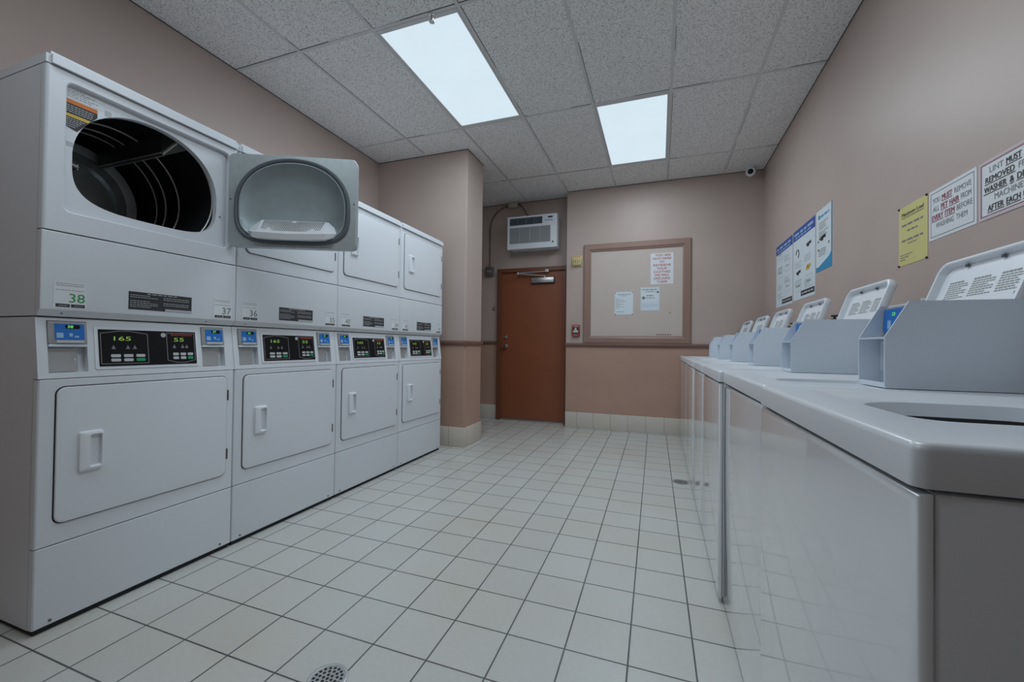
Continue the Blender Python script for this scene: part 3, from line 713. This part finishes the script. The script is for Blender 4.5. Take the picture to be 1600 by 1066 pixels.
# ================================================================== WASHERS
# local frame: x from the front towards the wall, y along the row, z up
WW, WP, WY = 0.646, 0.6505, 0.505
ZT = 0.910
def washer(i, x, yaw, label, num):
    rnd = random.Random(40 + i)
    t = thing('top_load_washer', (x, WY + WP * i, 0), label, 'washer', 'top-load washers along the right wall', yaw)
    y0, y1, dp = 0.0, WW, 0.70
    for xx in (.05, dp - .05):
        for yy in (.05, WW - .05): b = bm_(); lathe(b, (xx, yy, 0), (0, 0, 1), [(0, .022), (.012, .022), (.014, .01), (.04, .01)], 12); obj('foot', b, M['hose'], t)
    b = bm_(); box(b, .0145, dp, y0 + .002, y1 - .002, .025, .862, .004, 2); obj('cabinet', b, M['wash'], t, True)
    b = bm_(); box(b, 0, .013, y0 + .001, y1 - .001, .018, .861)
    es = [e for e in b.edges if all(v.co.x < .001 for v in e.verts)]
    bmesh.ops.bevel(b, geom=es, offset=.0118, segments=5, profile=.5, affect='EDGES'); obj('front_panel', b, M['wash'], t, True, .7)
    # moulded top with lid seat and tub opening
    R = lambda e, r: rrect(-.0015 + e, dp + .005 - e, e, WW - e, r, 6)
    seat = lambda e, r: rrect(.085 + e, .495 - e, .168 + e, .565 - e, r, 6)
    opn = lambda e: rrect(.115 + e, .455 - e, .190 + e, .512 - e, .12 - e * .5, 6)
    b = bm_()
    loft(b, [[(p[0], p[1], z) for p in q] for z, q in ((.866, R(.004, .010)), (.866, R(0, .013)), (.901, R(.0004, .013)), (.9065, R(.002, .013)), (.9092, R(.0052, .013)), (ZT, R(.010, .013)),
         (ZT, seat(-.006, .04)), (ZT - .002, seat(0, .04)), (ZT - .008, seat(.010, .035)), (ZT - .010, opn(-.008)), (ZT - .013, opn(0)), (.872, opn(.004)))])
    obj('top', b, M['washtop'], t, True, .8)
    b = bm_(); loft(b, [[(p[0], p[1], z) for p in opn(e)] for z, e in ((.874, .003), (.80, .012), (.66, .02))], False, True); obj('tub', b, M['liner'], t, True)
    # open lid leaning back
    lx, lz, lean = .505, .918, radians(20)
    def Lf(y, s, d): return (lx + s * sin(lean) + d * cos(lean), y, lz + s * cos(lean) - d * sin(lean))
    LR = lambda e, r: rrect(.190 + e, .580 - e, 0 + e, .384 - e, r, 6)
    b = bm_()
    loft(b, [[Lf(p[0], p[1], d) for p in q] for d, q in ((.010, LR(.020, .025)), (.010, LR(.016, .028)), (-.010, LR(.012, .030)), (-.012, LR(.009, .032)), (-.010, LR(.002, .036)), (-.004, LR(0, .038)), (.010, LR(0, .038)), (.018, LR(.004, .036)), (.021, LR(.014, .03)))], True, True)
    lid = obj('lid', b, M['plastic'], t, True, .7)
    b = bm_()
    for k in range(3):
        ya = .525 - .105 * k
        u = Vector((0, -1, 0)); v = Vector((sin(lean), 0, cos(lean)))
        def pp(y, s): return Vector(Lf(y, s, .0093))
        for l in range(8):
            strokes(b, pp(ya, .310 - .0072 * l), u, v, .092, .0034 if l else .0055, 7, .95 if l % 3 else .7, rnd)
    obj('care_label', b, M['pale_ink'], lid)
    b = bm_(); lathe(b, Lf(.225, .245, .010), (-cos(lean), 0, sin(lean)), [(0, .008), (.006, .007), (.008, .004)], 12); obj('bump_stop', b, M['hose'], lid)
    for ya in (.33, .47):
        b = bm_(); lathe(b, Lf(ya, .362, .004), (0, 0, 1), [(-.004, .005), (.004, .005)], 8); obj('bump_stop', b, M['rubber'], lid)
    for ya in (.225, .56): b = bm_(); tube(b, [(lx + .006, ya - .02, lz - .001), (lx + .006, ya + .02, lz - .001)], .005, 8); obj('hinge', b, M['grey_case'], lid)
    # coin box: two cheeks, tray, sloping reader
    bx0, bx1, by0, by1, bz0, bz1 = .246, .685, .018, .150, ZT + .0015, 1.110
    pr = [(bx0, bz0), (bx1, bz0), (bx1, bz1), (bx0 + .044, bz1), (bx0, 1.029)]
    b = bm_()
    for ya in (by0, by1 - .0035): prism(b, pr, lambda p: (p[0], ya, p[1]), lambda p: (p[0], ya + .0035, p[1]))
    box(b, bx0 + .001, bx1, by0 + .003, by1 - .003, bz0 + .0005, bz0 + .004)
    box(b, bx0 + .0005, bx0 + .006, by0 + .003, by1 - .003, bz0 + .001, bz0 + .012)
    box(b, bx0 + .0005, bx0 + .075, by0 + .003, by1 - .003, 1.0255, 1.029)
    box(b, bx0 + .045, bx0 + .049, by0 + .003, by1 - .003, bz0 + .001, 1.027)
    box(b, bx0 + .060, bx1, by0 + .003, by1 - .003, bz1 - .005, bz1 - .0005)
    box(b, bx1 - .004, bx1 - .0005, by0 + .003, by1 - .003, bz0 + .001, bz1 - .002)
    cb = obj('coin_box', b, M['grey_case'], t)
    b = bm_(); box(b, bx0 + .042, bx0 + .0447, by0 + .0045, by1 - .0045, bz0 + .035, 1.022, .0008, 1); obj('coin_door', b, M['grey_case'], cb)
    b = bm_(); q0, q1 = Vector((bx0 + .050, 0, 1.0295)), Vector((bx0 + .054, 0, 1.1045))
    prism(b, [(q0.x, q0.z), (q1.x, q1.z), (bx0 + .085, 1.1045), (bx0 + .085, 1.0295)], lambda p: (p[0], by0 + .004, p[1]), lambda p: (p[0], by1 - .004, p[1])); cr = obj('card_reader', b, M['bezel'], cb)
    dq = (q1 - q0).normalized(); nq = Vector((-dq.z, 0, dq.x))
    F = lambda y, s, d=0: q0 + dq * s + nq * d + Vector((0, y, 0))
    b = bm_(); q = rrect(by0 + .030, by1 - .007, .014, .070, .003, 2); loft(b, [[F(p[0], p[1], d) for p in q] for d in (0, .003)], False, True); obj('reader_face', b, M['blue'], cr)
    b = bm_(); yc = (by0 + by1) / 2; text(b, num, F(yc + .012, .053, .0036), (0, -1, 0), dq, .008, .014, .01); obj('readout', b, M['led'], cr)
    b = bm_()
    for ya, sa, wy, ws in ((yc + .022, .022, .016, .020), (yc - .012, .026, .014, .014)):
        quad(b, F(ya, sa, .0034), F(ya + wy, sa, .0034), F(ya + wy, sa + ws, .0034), F(ya, sa + ws, .0034))
    obj('reader_icon', b, M['icon'], cr)
    return t
WX = [0.2335, 0.2395, 0.2235, 0.2225, 0.2205, 0.224, 0.226]
WL = ['white top-load washer nearest the camera, its dark tub opening in view',
      'second white top-load washer, the large grey coin box and cut-off open lid on it',
      'third white top-load washer, whose open lid stands right of the poster group',
      'fourth white top-load washer from the camera, between the third and fifth in the row',
      'fifth white top-load washer from the camera, third from the back wall',
      'sixth white top-load washer from the camera, next to last before the back wall',
      'seventh and last white top-load washer, against the back wall under the chair rail']
for i in range(7):
    washer(i, WX[i], 0.0, WL[i], str(24 - i))
# water hoses behind the machines
HL = ['pale water taps and hose on the wall behind the nearest coin box in view', 'black water taps and hose on the wall behind the third and fourth washers',
      'black water taps and hose on the wall under the poster group', 'black water taps and hose on the wall nearest the back corner']
for k, yb in enumerate((2.09, 3.03, 3.88, 4.62)):
    t = thing('water_hose', (.990, yb, 1.135), HL[k], 'hose', 'water hoses behind the washers')
    for dy_ in (-.055, .055):
        b = bm_(); tube(b, [(0.063, dy_, .045), (0.03, dy_, .045), (0.0, dy_, .040), (-.008, dy_ * .9, .02), (-.01, dy_ * .8, -.05), (-.008, dy_ * .7, -.25), (-.0, dy_ * .6, -.45)], .011, 8)
        obj('hose', b, M['hose'], t, True)
        b = bm_(); lathe(b, (.062, dy_, .045), (-1, 0, 0), [(0, .016), (.02, .016), (.024, .012), (.045, .012)], 12); lathe(b, (.035, dy_, .045), (0, 0, 1), [(0, .006), (.022, .006), (.024, .018), (.034, .018)], 10)
        obj('tap', b, M['grey_case'] if k == 0 else M['hose'], t, True)

# ================================================================== BACK WALL
BO = (-0.880, 0.336, 1.0455, 2.251)
t = thing('bulletin_board', ((BO[0] + BO[1]) / 2, YB, BO[2]), 'brown-framed pinkish notice board on the back wall', 'notice board')
ox, oz = (BO[0] + BO[1]) / 2, BO[2]
hw, hh = (BO[1] - BO[0]) / 2, BO[3] - BO[2]
b = bm_(); fwid = .088
R4 = lambda e: [(hw - e, hh - e), (-hw + e, hh - e), (-hw + e, e), (hw - e, e)]
loft(b, [[(p[0], -d, p[1]) for p in R4(e)] for d, e in ((0, 0), (.022, 0), (.028, .010), (.028, .06), (.020, .072), (.016, fwid), (.004, fwid))]); obj('frame', b, M['frame'], t)
b = bm_(); box(b, -hw + .01, hw - .01, -.006, -.0005, .01, hh - .01); bd = obj('board_panel', b, M['board'], t)
b = bm_(); strokes(b, (.24, -.0064, fwid + .012), (1, 0, 0), (0, 0, 1), .17, .010, 5, .95, random.Random(4)); strokes(b, (hw - .235, -.0064, .352), (1, 0, 0), (0, 0, 1), .03, .008, 2); strokes(b, (-.10, -.0064, .30), (1, 0, 0), (0, 0, 1), .012, .008, 2)
obj('scuff', b, M['brownpipe'], bd)
UX = (1, 0, 0)
def notice(name, x0, x1, z0, z1, y, label, key='paper'):
    t = thing(name, ((x0 + x1) / 2, y, z0), label, 'notice')
    w2 = (x1 - x0) / 2; b = bm_(); box(b, -w2, w2, -.0016, 0, 0, z1 - z0); obj('sheet', b, M[key], t); return t, w2, z1 - z0
yb_ = YB - .006
t, w2, h = notice('paper_notice', -.100, .149, 1.737, 2.098, yb_, 'white sheet with large red capitals about discarding clothes, on notice board')
b = bm_()
for k, s in enumerate(['YOU ARE', 'NOT HERE', 'TO', 'RETRIEVE', 'YOUR', 'CLOTHES', 'WE WILL', 'DISCARD', 'THEM']):
    text(b, s, (.012 if k == 0 else 0, -.0022, h - .036 - .0385 * k), UX, ZU, .024, {0: .17, 1: .20, 2: .05, 3: .19, 4: .11, 5: .18, 6: .16, 7: .175, 8: .11}[k], .018)
obj('lettering', b, M['red'], t)
t, w2, h = notice('paper_notice', -.506, -.293, 1.389, 1.661, yb_, 'plain white letter with sparse lines, lowest and leftmost sheet on notice board', 'paperblue')
b = bm_(); r9 = random.Random(9); strokes(b, (-.07, -.0022, h - .035), UX, ZU, .16, .007, 4, .95, r9); strokes(b, (-.04, -.0022, h - .05), UX, ZU, .09, .004, 4, .95, r9)
for k, ff in enumerate((.28, .62, .8, .2, .55, .3, .6, .25)): strokes(b, (-.095, -.0022, h - .085 - .016 * k), UX, ZU, .16, .004, 8, ff, r9)
obj('printed_lines', b, M['inkg'], t)
b = bm_(); strokes(b, (-.085, -.0022, .03), UX, ZU, .09, .010, 3, .9, r9); obj('blue_signature', b, M['icon'], t)
for xx in (-w2 + .008, w2 - .008):
    for zz in (.004, h - .008): b = bm_(); lathe(b, (xx, -.0016, zz), (0, -1, 0), [(0, .006), (.006, .005), (.008, .002)], 8); obj('pushpin', b, M['crim'], t)
t, w2, h = notice('paper_notice', -.210, .0, 1.430, 1.706, yb_, 'white bordered form with round logo and dark headings, below the red-lettered sheet', 'paperblue')
b = bm_(); strokes(b, (-.085, -.0022, h - .034), UX, ZU, .17, .009, 4, .98, r9); strokes(b, (-.05, -.0022, h - .056), UX, ZU, .11, .007, 3, .98, r9)
strokes(b, (-.035, -.0022, h - .105), UX, ZU, .075, .012, 2, .98, r9); strokes(b, (-.05, -.0022, h - .130), UX, ZU, .11, .007, 3, .98, r9)
for xx, zz, rr in ((-.072, h - .125, .018), (.085, h - .06, .013)): lathe(b, (xx, -.0016, zz), (0, -1, 0), [(0, rr), (.0008, rr)], 16)
obj('headings', b, M['inkg'], t)
b = bm_()
for zz in (.096,): quad(b, (-w2 + .006, -.0022, zz), (w2 - .006, -.0022, zz), (w2 - .006, -.0022, zz - .0015), (-w2 + .006, -.0022, zz - .0015))
for k in range(4): strokes(b, (-.095, -.0022, .078 - .013 * k), UX, ZU, .19, .004, 9, .95 if k < 3 else .5, r9)
loft(b, [[(x, -.0022, z) for x, z in ((-w2 + q, q), (w2 - q, q), (w2 - q, h - q), (-w2 + q, h - q))] for q in (.005, .0065)])
obj('printed_lines', b, M['icon'], t)
# alarm devices between door and board
t = thing('alarm_sounder', (-.965, YB, 1.989), 'yellowed square alarm sounder on the wall between door and notice board', 'alarm')
b = bm_(); box(b, -.066, .066, -.012, 0, 0, .138, .004, 2); obj('back_plate', b, M['cream'], t, True)
b = bm_(); loft(b, [[(p[0], -d, p[1]) for p in rrect(-.060 + e, .060 - e, .012 + e, .110 - e, .02, 4)] for d, e in ((.011, 0), (.040, .006), (.046, .02))], False, True); bdm = obj('sounder_dome', b, M['cream'], t, True)
b = bm_()
for xx in (-.035, -.012, .012, .035): box(b, xx - .003, xx + .003, -.0475, -.0455, .040, .085)
obj('slots', b, M['brownpipe'], bdm)
b = bm_(); text(b, 'FIRE', (0, -.0125, .118), UX, ZU, .014, .09, .02); obj('lettering', b, M['orange'], t)
t = thing('fire_alarm_pull', (-.970, YB, 1.127), 'small red fire alarm pull box above the chair rail beside the door', 'fire alarm')
b = bm_(); box(b, -.047, .047, -.035, 0, 0, .143, .006, 2); obj('case', b, M['redplastic'], t, True)
b = bm_(); box(b, -.030, .030, -.044, -.034, .045, .075, .004, 2); box(b, -.012, .012, -.046, -.034, .06, .105, .003, 1); obj('pull_bar', b, M['btn'], t, True)
b = bm_(); box(b, -.034, .034, -.0365, -.0345, .028, .112); obj('dark_recess', b, M['ink'], t)
b = bm_(); text(b, 'FIRE', (0, -.0358, .119), UX, ZU, .013, .06, .02); strokes(b, (-.03, -.0358, .014), UX, ZU, .06, .007, 3, .95); obj('lettering', b, M['btn'], t)
# ---- alcove: air conditioner, wiring
AX0, AX1, AZ0, AZ1, AY = -1.884, -1.222, 2.258, 2.682, 5.05
t = thing('air_conditioner', ((AX0 + AX1) / 2, YREC, AZ0), 'white window-type air conditioner on the wall above the brown door', 'air conditioner')
hw, hh, dp = (AX1 - AX0) / 2, AZ1 - AZ0, YREC - AY
b = bm_(); box(b, -hw + .012, hw - .012, -dp + .035, 0, .008, hh - .006, .005, 2); obj('body', b, M['grey_case'], t, True)
b = bm_()
fx = lambda u, v, d: (u, -dp + d, v)
holed(b, -hw, hw, 0, hh, [(-hw + .028, hw - .19, hh - .115, hh - .022, .02), (-hw + .028, hw - .085, .070, hh - .145, .022)], fx, .04)
box(b, -hw, hw - .001, -dp - .004, -dp, hh - .137, hh - .128)
fr = obj('front_cover', b, M['plastic'], t)
b = bm_(); box(b, -hw + .028, hw - .19, -dp + .016, -dp + .0195, hh - .115, hh - .022); obj('vent_recess', b, M['vent'], fr)
b = bm_()
for k in range(5):
    zz = hh - .112 + .0185 * k; prism(b, [(-dp + .002, zz), (-dp + .004, zz - .001), (-dp + .017, zz + .008), (-dp + .015, zz + .010)], lambda p: (-hw + .029, p[0], p[1]), lambda p: (hw - .191, p[0], p[1]))
for k in range(1, 4): xx = -hw + .028 + k * (2 * hw - .218) / 4; box(b, xx - .002, xx + .002, -dp + .001, -dp + .016, hh - .114, hh - .023)
obj('louver', b, M['louver'], t)
b = bm_(); box(b, -hw + .028, hw - .085, -dp + .018, -dp + .0215, .070, hh - .145); obj('filter', b, M['vent'], fr)
b = bm_()
for k in range(17):
    zz = .073 + (hh - .223) * k / 16; box(b, -hw + .0285, hw - .0855, -dp + .004, -dp + .017, zz, zz + .006)
for k in range(1, 4): xx = -hw + .028 + k * (2 * hw - .113) / 4; box(b, xx - .002, xx + .002, -dp + .003, -dp + .017, .071, hh - .146)
obj('grille', b, M['slat'], t)
b = bm_(); box(b, hw - .17, hw - .03, -dp - .003, -dp + .001, hh - .11, hh - .02, .002, 1); cpn = obj('control_panel', b, M['grey_case'], t)
b = bm_(); box(b, hw - .115, hw - .055, -dp - .0045, -dp - .0025, hh - .05, hh - .032); obj('display', b, M['black'], cpn)
b = bm_(); strokes(b, (hw - .155, -dp - .0036, hh - .085), UX, ZU, .11, .012, 5, .95); obj('button_print', b, M['inkg'], cpn)
b = bm_(); box(b, hw - .062, hw - .042, -dp - .001, -dp + .001, .055, .075); obj('badge', b, M['ink'], fr)
t = tag(obj('junction_box', (lambda b: box(b, -1.940, -1.812, YREC - .06, YREC, 2.872, 2.938, .004, 2))(bm_()), M['boxcream'], None, True), 'cream junction box on the alcove wall just under the ceiling', 'junction box')
t = thing('outlet_box', (-2.215, YREC, 1.96), 'dark metal outlet box on the wall left of the door top', 'outlet box')
b = bm_(); box(b, -.055, .055, -.05, 0, 0, .125, .004, 2); obj('case', b, M['boxgrey'], t, True)
b = bm_(); box(b, .056, .075, -.012, 0, .005, .12, .002, 1); box(b, -.03, .03, -.0525, -.0495, .05, .075, .002, 1); obj('cover_plate', b, M['silver'], t)
b = bm_(); pts = [(-2.215, YREC - .014, 2.087), (-2.215, YREC - .014, 2.60)] + [(-2.215 + .275 * (1 - cos(radians(a))) ** 1.0, YREC - .014, 2.60 + .305 * sin(radians(a))) for a in range(10, 91, 10)]
tube(b, pts + [(-1.942, YREC - .014, 2.905)], .0075, 8); tag(obj('conduit', b, M['brownpipe'], None, True), 'brown conduit curving from the outlet box up to the ceiling box', 'conduit')
b = bm_(); tube(b, [(-1.811, YREC - .03, 2.91), (-1.78, YREC - .03, 2.905), (-1.73, YREC - .04, 2.85), (-1.67, YREC - .08, 2.75), (-1.62, YREC - .12, 2.712), (-1.56, YREC - .13, 2.701), (-1.50, YREC - .13, 2.694)], .009, 8)
tag(obj('power_cord', b, M['brownpipe'], None, True), 'brown power cord dropping from ceiling box to the air conditioner', 'cord')
t = thing('wall_hook', (-2.15, YREC, 1.485), 'small pale metal catch on the wall left of the brown door', 'hook')
b = bm_(); box(b, -.022, .022, -.006, 0, 0, .05, .002, 1); lathe(b, (.006, -.006, .028), (0, -1, 0), [(0, .008), (.02, .006), (.024, .009)], 10); obj('plate', b, M['alu'], t, True)
# ---- camera and sprinkler
t = thing('security_camera', (.915, 4.975, ZC), 'small white dome security camera on the ceiling in the far right corner', 'camera')
b = bm_(); lathe(b, (0, 0, -.001), (0, 0, -1), [(0, .058), (.012, .058), (.02, .050)], 24); obj('base', b, M['plastic'], t, True)
b = bm_(); lathe(b, (-.008, -.02, -.060), (-.30, -.93, -.20), [(-.050, .012), (-.044, .028), (-.02, .046), (.008, .050), (.028, .044), (.036, .036), (.034, .030)], 24); hd = obj('housing', b, M['plastic'], t, True)
b = bm_(); lathe(b, (-.008, -.02, -.060), (-.30, -.93, -.20), [(.028, .031), (.037, .026), (.043, .012)], 20); obj('lens', b, M['black'], hd, True)
t = thing('sprinkler_head', (-1.274, 2.098, ZC - .0027), 'small metal sprinkler head beside the near edge of the large ceiling light', 'sprinkler')
b = bm_(); lathe(b, (0, 0, 0), (0, 0, -1), [(0, .024), (.004, .022), (.006, .009), (.022, .008), (.03, .004), (.036, .004), (.037, .017), (.039, .017)], 16); obj('body', b, M['alu'], t, True)
# ---- floor drains
def drain(x, y, r, label):
    t = thing('floor_drain', (x, y, 0), label, 'drain')
    b = bm_(); lathe(b, (0, 0, .0005), (0, 0, 1), [(0, r), (.003, r), (.004, r * .95), (.003, r * .86), (.0015, r * .85)], 40, False, False); obj('rim', b, M['alu'], t, True)
    b = bm_(); lathe(b, (0, 0, .0005), (0, 0, 1), [(0, r * .86), (.0022, r * .86)], 40); gr = obj('grate', b, M['silver'], t)
    b = bm_()
    for rr, n in ((0, 1), (.24, 6), (.48, 12), (.70, 18)):
        for k in range(n):
            a = 2 * pi * k / max(1, n); lathe(b, (r * rr * cos(a), r * rr * sin(a), .0022), (0, 0, 1), [(0, r * .085), (.0009, r * .085)], 10)
    obj('holes', b, M['liner'], gr)
drain(-.922, .985, .058, 'round perforated floor drain in the near foreground tiles')
drain(.158, 3.325, .056, 'round floor drain beside the row of washers')

# ================================================================== RIGHT WALL SIGNS
# local frame for sheets: u runs to the viewer's right (-Y), z up, facing -X
UR = (0, -1, 0)
def sheet(name, ya, yb, z0, z1, label, key, cat='sign', th=.0016):
    """ya = far (left) edge, yb = near (right) edge"""
    t = thing(name, (XR, (ya + yb) / 2, z0), label, cat)
    w2 = (ya - yb) / 2; b = bm_(); box(b, -th, 0, -w2, w2, 0, z1 - z0); obj('sheet', b, M[key], t)
    return t, w2, z1 - z0, (lambda u, v, d=0: (-th - .0007 - d, -u, v))
def rect(b, F, u0, u1, v0, v1, d=0): quad(b, F(u0, v0, d), F(u1, v0, d), F(u1, v1, d), F(u0, v1, d))
def border(b, F, w2, h, m_, wd):
    A = [(-w2 + m_, m_), (w2 - m_, m_), (w2 - m_, h - m_), (-w2 + m_, h - m_)]; q = m_ + wd; B = [(-w2 + q, q), (w2 - q, q), (w2 - q, h - q), (-w2 + q, h - q)]
    loft(b, [[F(*p) for p in A], [F(*p) for p in B]])
def words_line(bp, bb, F, items, z, h, total):
    """items = [(word, bold)], laid out across 'total' width; plain goes to bp, bold + underline to bb"""
    n = sum(len(s) for s, _ in items) + 0.55 * (len(items) - 1); u = -total / 2
    for s, bo in items:
        wd = total * len(s) / n; g = total * 0.55 / n
        text(bb if bo else bp, s, F(u + wd / 2, z), UR, ZU, h, wd * .94, .022 if bo else 0)
        if bo: rect(bb, F, u, u + wd, z - h * .30, z - h * .16)
        u += wd + g
t, w2, h, F = sheet('paper_sign', 1.902, 1.632, 1.449, 1.651, 'white sign with pink border and black lint reminder, cut by the right edge', 'paper')
b = bm_(); border(b, F, w2, h, .0, .009); obj('border', b, M['pink'], t)
b = bm_(); border(b, F, w2, h, .011, .003); obj('border_line', b, M['crim'], t)
bp, bb = bm_(), bm_()
for k, (it, tw) in enumerate([([('LINT', 0), ('MUST', 1), ('BE', 1)], .175), ([('REMOVED', 1), ('FROM', 0)], .215), ([('WASHER', 1), ('&', 1), ('DRYER', 1)], .225), ([('MACHINES', 0)], .135), ([('AFTER', 1), ('EACH', 1), ('USE', 1)], .19)]):
    words_line(bp, bb, F, it, h - .046 - .0325 * k, .0195, tw)
obj('lettering', bp, M['inkg'], t); obj('bold_lettering', bb, M['ink'], t)
t, w2, h, F = sheet('paper_sign', 2.185, 1.913, 1.4495, 1.653, 'white sign about removing pet hair in red words, beside the yellow sheet', 'paper')
b = bm_(); border(b, F, w2, h, .012, .0022); obj('border_line', b, M['inkg'], t)
bp, bb = bm_(), bm_()
for k, (it, tw) in enumerate([([('YOU', 0), ('MUST', 1), ('REMOVE', 0)], .225), ([('ALL', 0), ('PET', 1), ('HAIR', 1), ('FROM', 0)], .222), ([('EVERY', 1), ('ITEM', 1), ('BEFORE', 0)], .235), ([('WASHING', 0), ('THEM', 0)], .185)]):
    words_line(bp, bb, F, it, h - .055 - .0345 * k, .0205, tw)
obj('lettering', bp, M['inkg'], t); obj('bold_lettering', bb, M['crim'], t)
t, w2, h, F = sheet('paper_sign', 2.415, 2.196, 1.387, 1.655, 'yellow paper sheet pinned to the wall, left of the white signs', 'yellow')
b = bm_(); text(b, 'Maximum Load', F(0, h - .044), UR, ZU, .016, .165, .012); rect(b, F, -.084, .084, h - .053, h - .0505); obj('heading', b, M['ink'], t)
b = bm_(); r5 = random.Random(5)
for z, wd, hh_, n in ((h - .090, .165, .008, 4), (h - .118, .08, .007, 3), (h - .160, .165, .008, 4), (h - .176, .07, .005, 3)): strokes(b, F(-wd / 2, z), UR, ZU, wd, hh_, n, .98, r5)
for k in range(3): strokes(b, F(-w2 + .015, .046 - .011 * k), UR, ZU, .10 - .03 * k, .004, 4, .95, r5)
obj('printed_lines', b, M['inkg'], t)
for u in (-w2 + .004, w2 - .004):
    for v in (.002, h - .002): b = bm_(); lathe(b, F(u, v, -.0007), (-1, 0, 0), [(0, .0055), (.003, .005), (.006, .002)], 8); obj('pushpin', b, M['ink'], t)
def poster(ya, yb, z0, z1, label, seed, cells, band='cobalt'):
    r = random.Random(seed)
    t, w2, h, F = sheet('wall_poster', ya, yb, z0, z1, label, 'paperblue', 'poster')
    if band == 'cobalt':
        b = bm_(); rect(b, F, -w2, w2, h - .082, h); obj('header_band', b, M['cobalt'], t)
        b = bm_(); strokes(b, F(-w2 + .03, h - .045, .0006), UR, ZU, 2 * w2 - .06, .020, 4, .98, r); strokes(b, F(-w2 + .06, h - .070, .0006), UR, ZU, 2 * w2 - .12, .012, 5, .98, r); obj('header_print', b, M['icon'], t)
        b = bm_(); rect(b, F, -.06, w2 - .01, .022, .062); obj('footer_band', b, M['ink'], t)
        b = bm_(); strokes(b, F(-.04, .036, .0006), UR, ZU, w2 + .02, .012, 4, .95, r); obj('footer_print', b, M['pale_line'], t)
    b = bm_(); c = bm_()
    for (u, v, s, kind) in cells:
        if kind == 'lines':
            for k in range(4): strokes(b, F(u - .09, v - .014 * k), UR, ZU, .18, .0055, 6, r.uniform(.6, .95), r)
        elif kind == 'shirt':
            for du, dv, wd, hg in ((0, 0, .045, .03), (.04, .012, .05, .022), (-.03, .008, .025, .018)): rect(c, F, u + du - wd / 2, u + du + wd / 2, v + dv, v + dv + hg)
        elif kind == 'hook':
            pth = [F(u + .035 * cos(radians(a)), v + .035 * sin(radians(a)), 0) for a in range(-60, 200, 20)]; tube(c, pth, .0035, 5)
        elif kind == 'frame':
            for m_ in (0,):
                for u0, u1, v0, v1 in ((u - .07, u + .07, v, v + .003), (u - .07, u + .07, v + .09, v + .093), (u - .07, u - .067, v, v + .09), (u + .067, u + .07, v, v + .09)): rect(b, F, u0, u1, v0, v1)
            strokes(b, F(u - .045, v + .035), UR, ZU, .09, .02, 3, .95, r)
        elif kind == 'dot': rect(c, F, u - .008, u + .008, v - .008, v + .008)
    if len(c.verts): obj('pictogram', c, M['ink'], t)
    else: c.free()
    obj('printed_lines', b, M['pale_line'] if band == 'cobalt' else M['inkg'], t)
    return t, w2, h, F
poster(4.555, 4.046, 1.388, 1.966, 'white poster with blue header, leftmost of the three instruction posters', 21,
       [(-.12, .44, 1, 'frame'), (.10, .44, 1, 'lines'), (-.12, .36, 1, 'lines'), (.11, .30, 1, 'frame'), (-.12, .27, 1, 'frame'), (.11, .24, 1, 'lines'), (-.12, .20, 1, 'lines'), (.11, .12, 1, 'frame'), (-.12, .12, 1, 'lines')])
t, w2, h, F = poster(4.024, 3.514, 1.397, 1.968, 'white poster with blue header and garment pictures, middle of three posters', 22,
       [(-.14, .37, 1, 'hook'), (.11, .38, 1, 'shirt'), (-.12, .30, 1, 'lines'), (.11, .32, 1, 'lines'), (-.13, .20, 1, 'shirt'), (-.12, .15, 1, 'lines'), (.11, .13, 1, 'lines'), (-.12, .065, 1, 'frame'), (.12, .075, 1, 'frame')])
b = bm_()
for du, dv, wd, hg in ((.10, .205, .08, .025), (.12, .225, .09, .02)): rect(b, F, du - wd / 2, du + wd / 2, dv, dv + hg)
obj('towel_picture', b, M['amber'], t)
t, w2, h, F = poster(3.493, 3.205, 1.545, 1.972, 'pale poster with cyan edge and bottom band, rightmost of three posters', 23,
       [(.0, .33, 1, 'lines'), (.0, .265, 1, 'lines'), (-.03, .205, 1, 'shirt'), (-.10, .21, 1, 'dot'), (.09, .17, 1, 'dot'), (-.10, .15, 1, 'dot'), (0, .145, 1, 'lines')], 'none')
b = bm_(); rect(b, F, w2 - .014, w2, 0, h); rect(b, F, -w2, w2 - .014, 0, .032)
quad(b, F(-w2 + .05, .032), F(w2 - .014, .032), F(w2 - .014, .10), F(w2 - .05, .075)) ; obj('cyan_band', b, M['cyan'], t)
b = bm_(); lathe(b, F(-.085, h - .05, -.0004), (-1, 0, 0), [(0, .016), (.0006, .016)], 16); strokes(b, F(-.06, h - .058), UR, ZU, .16, .013, 3, .98, random.Random(2)); obj('heading', b, M['cyan'], t)
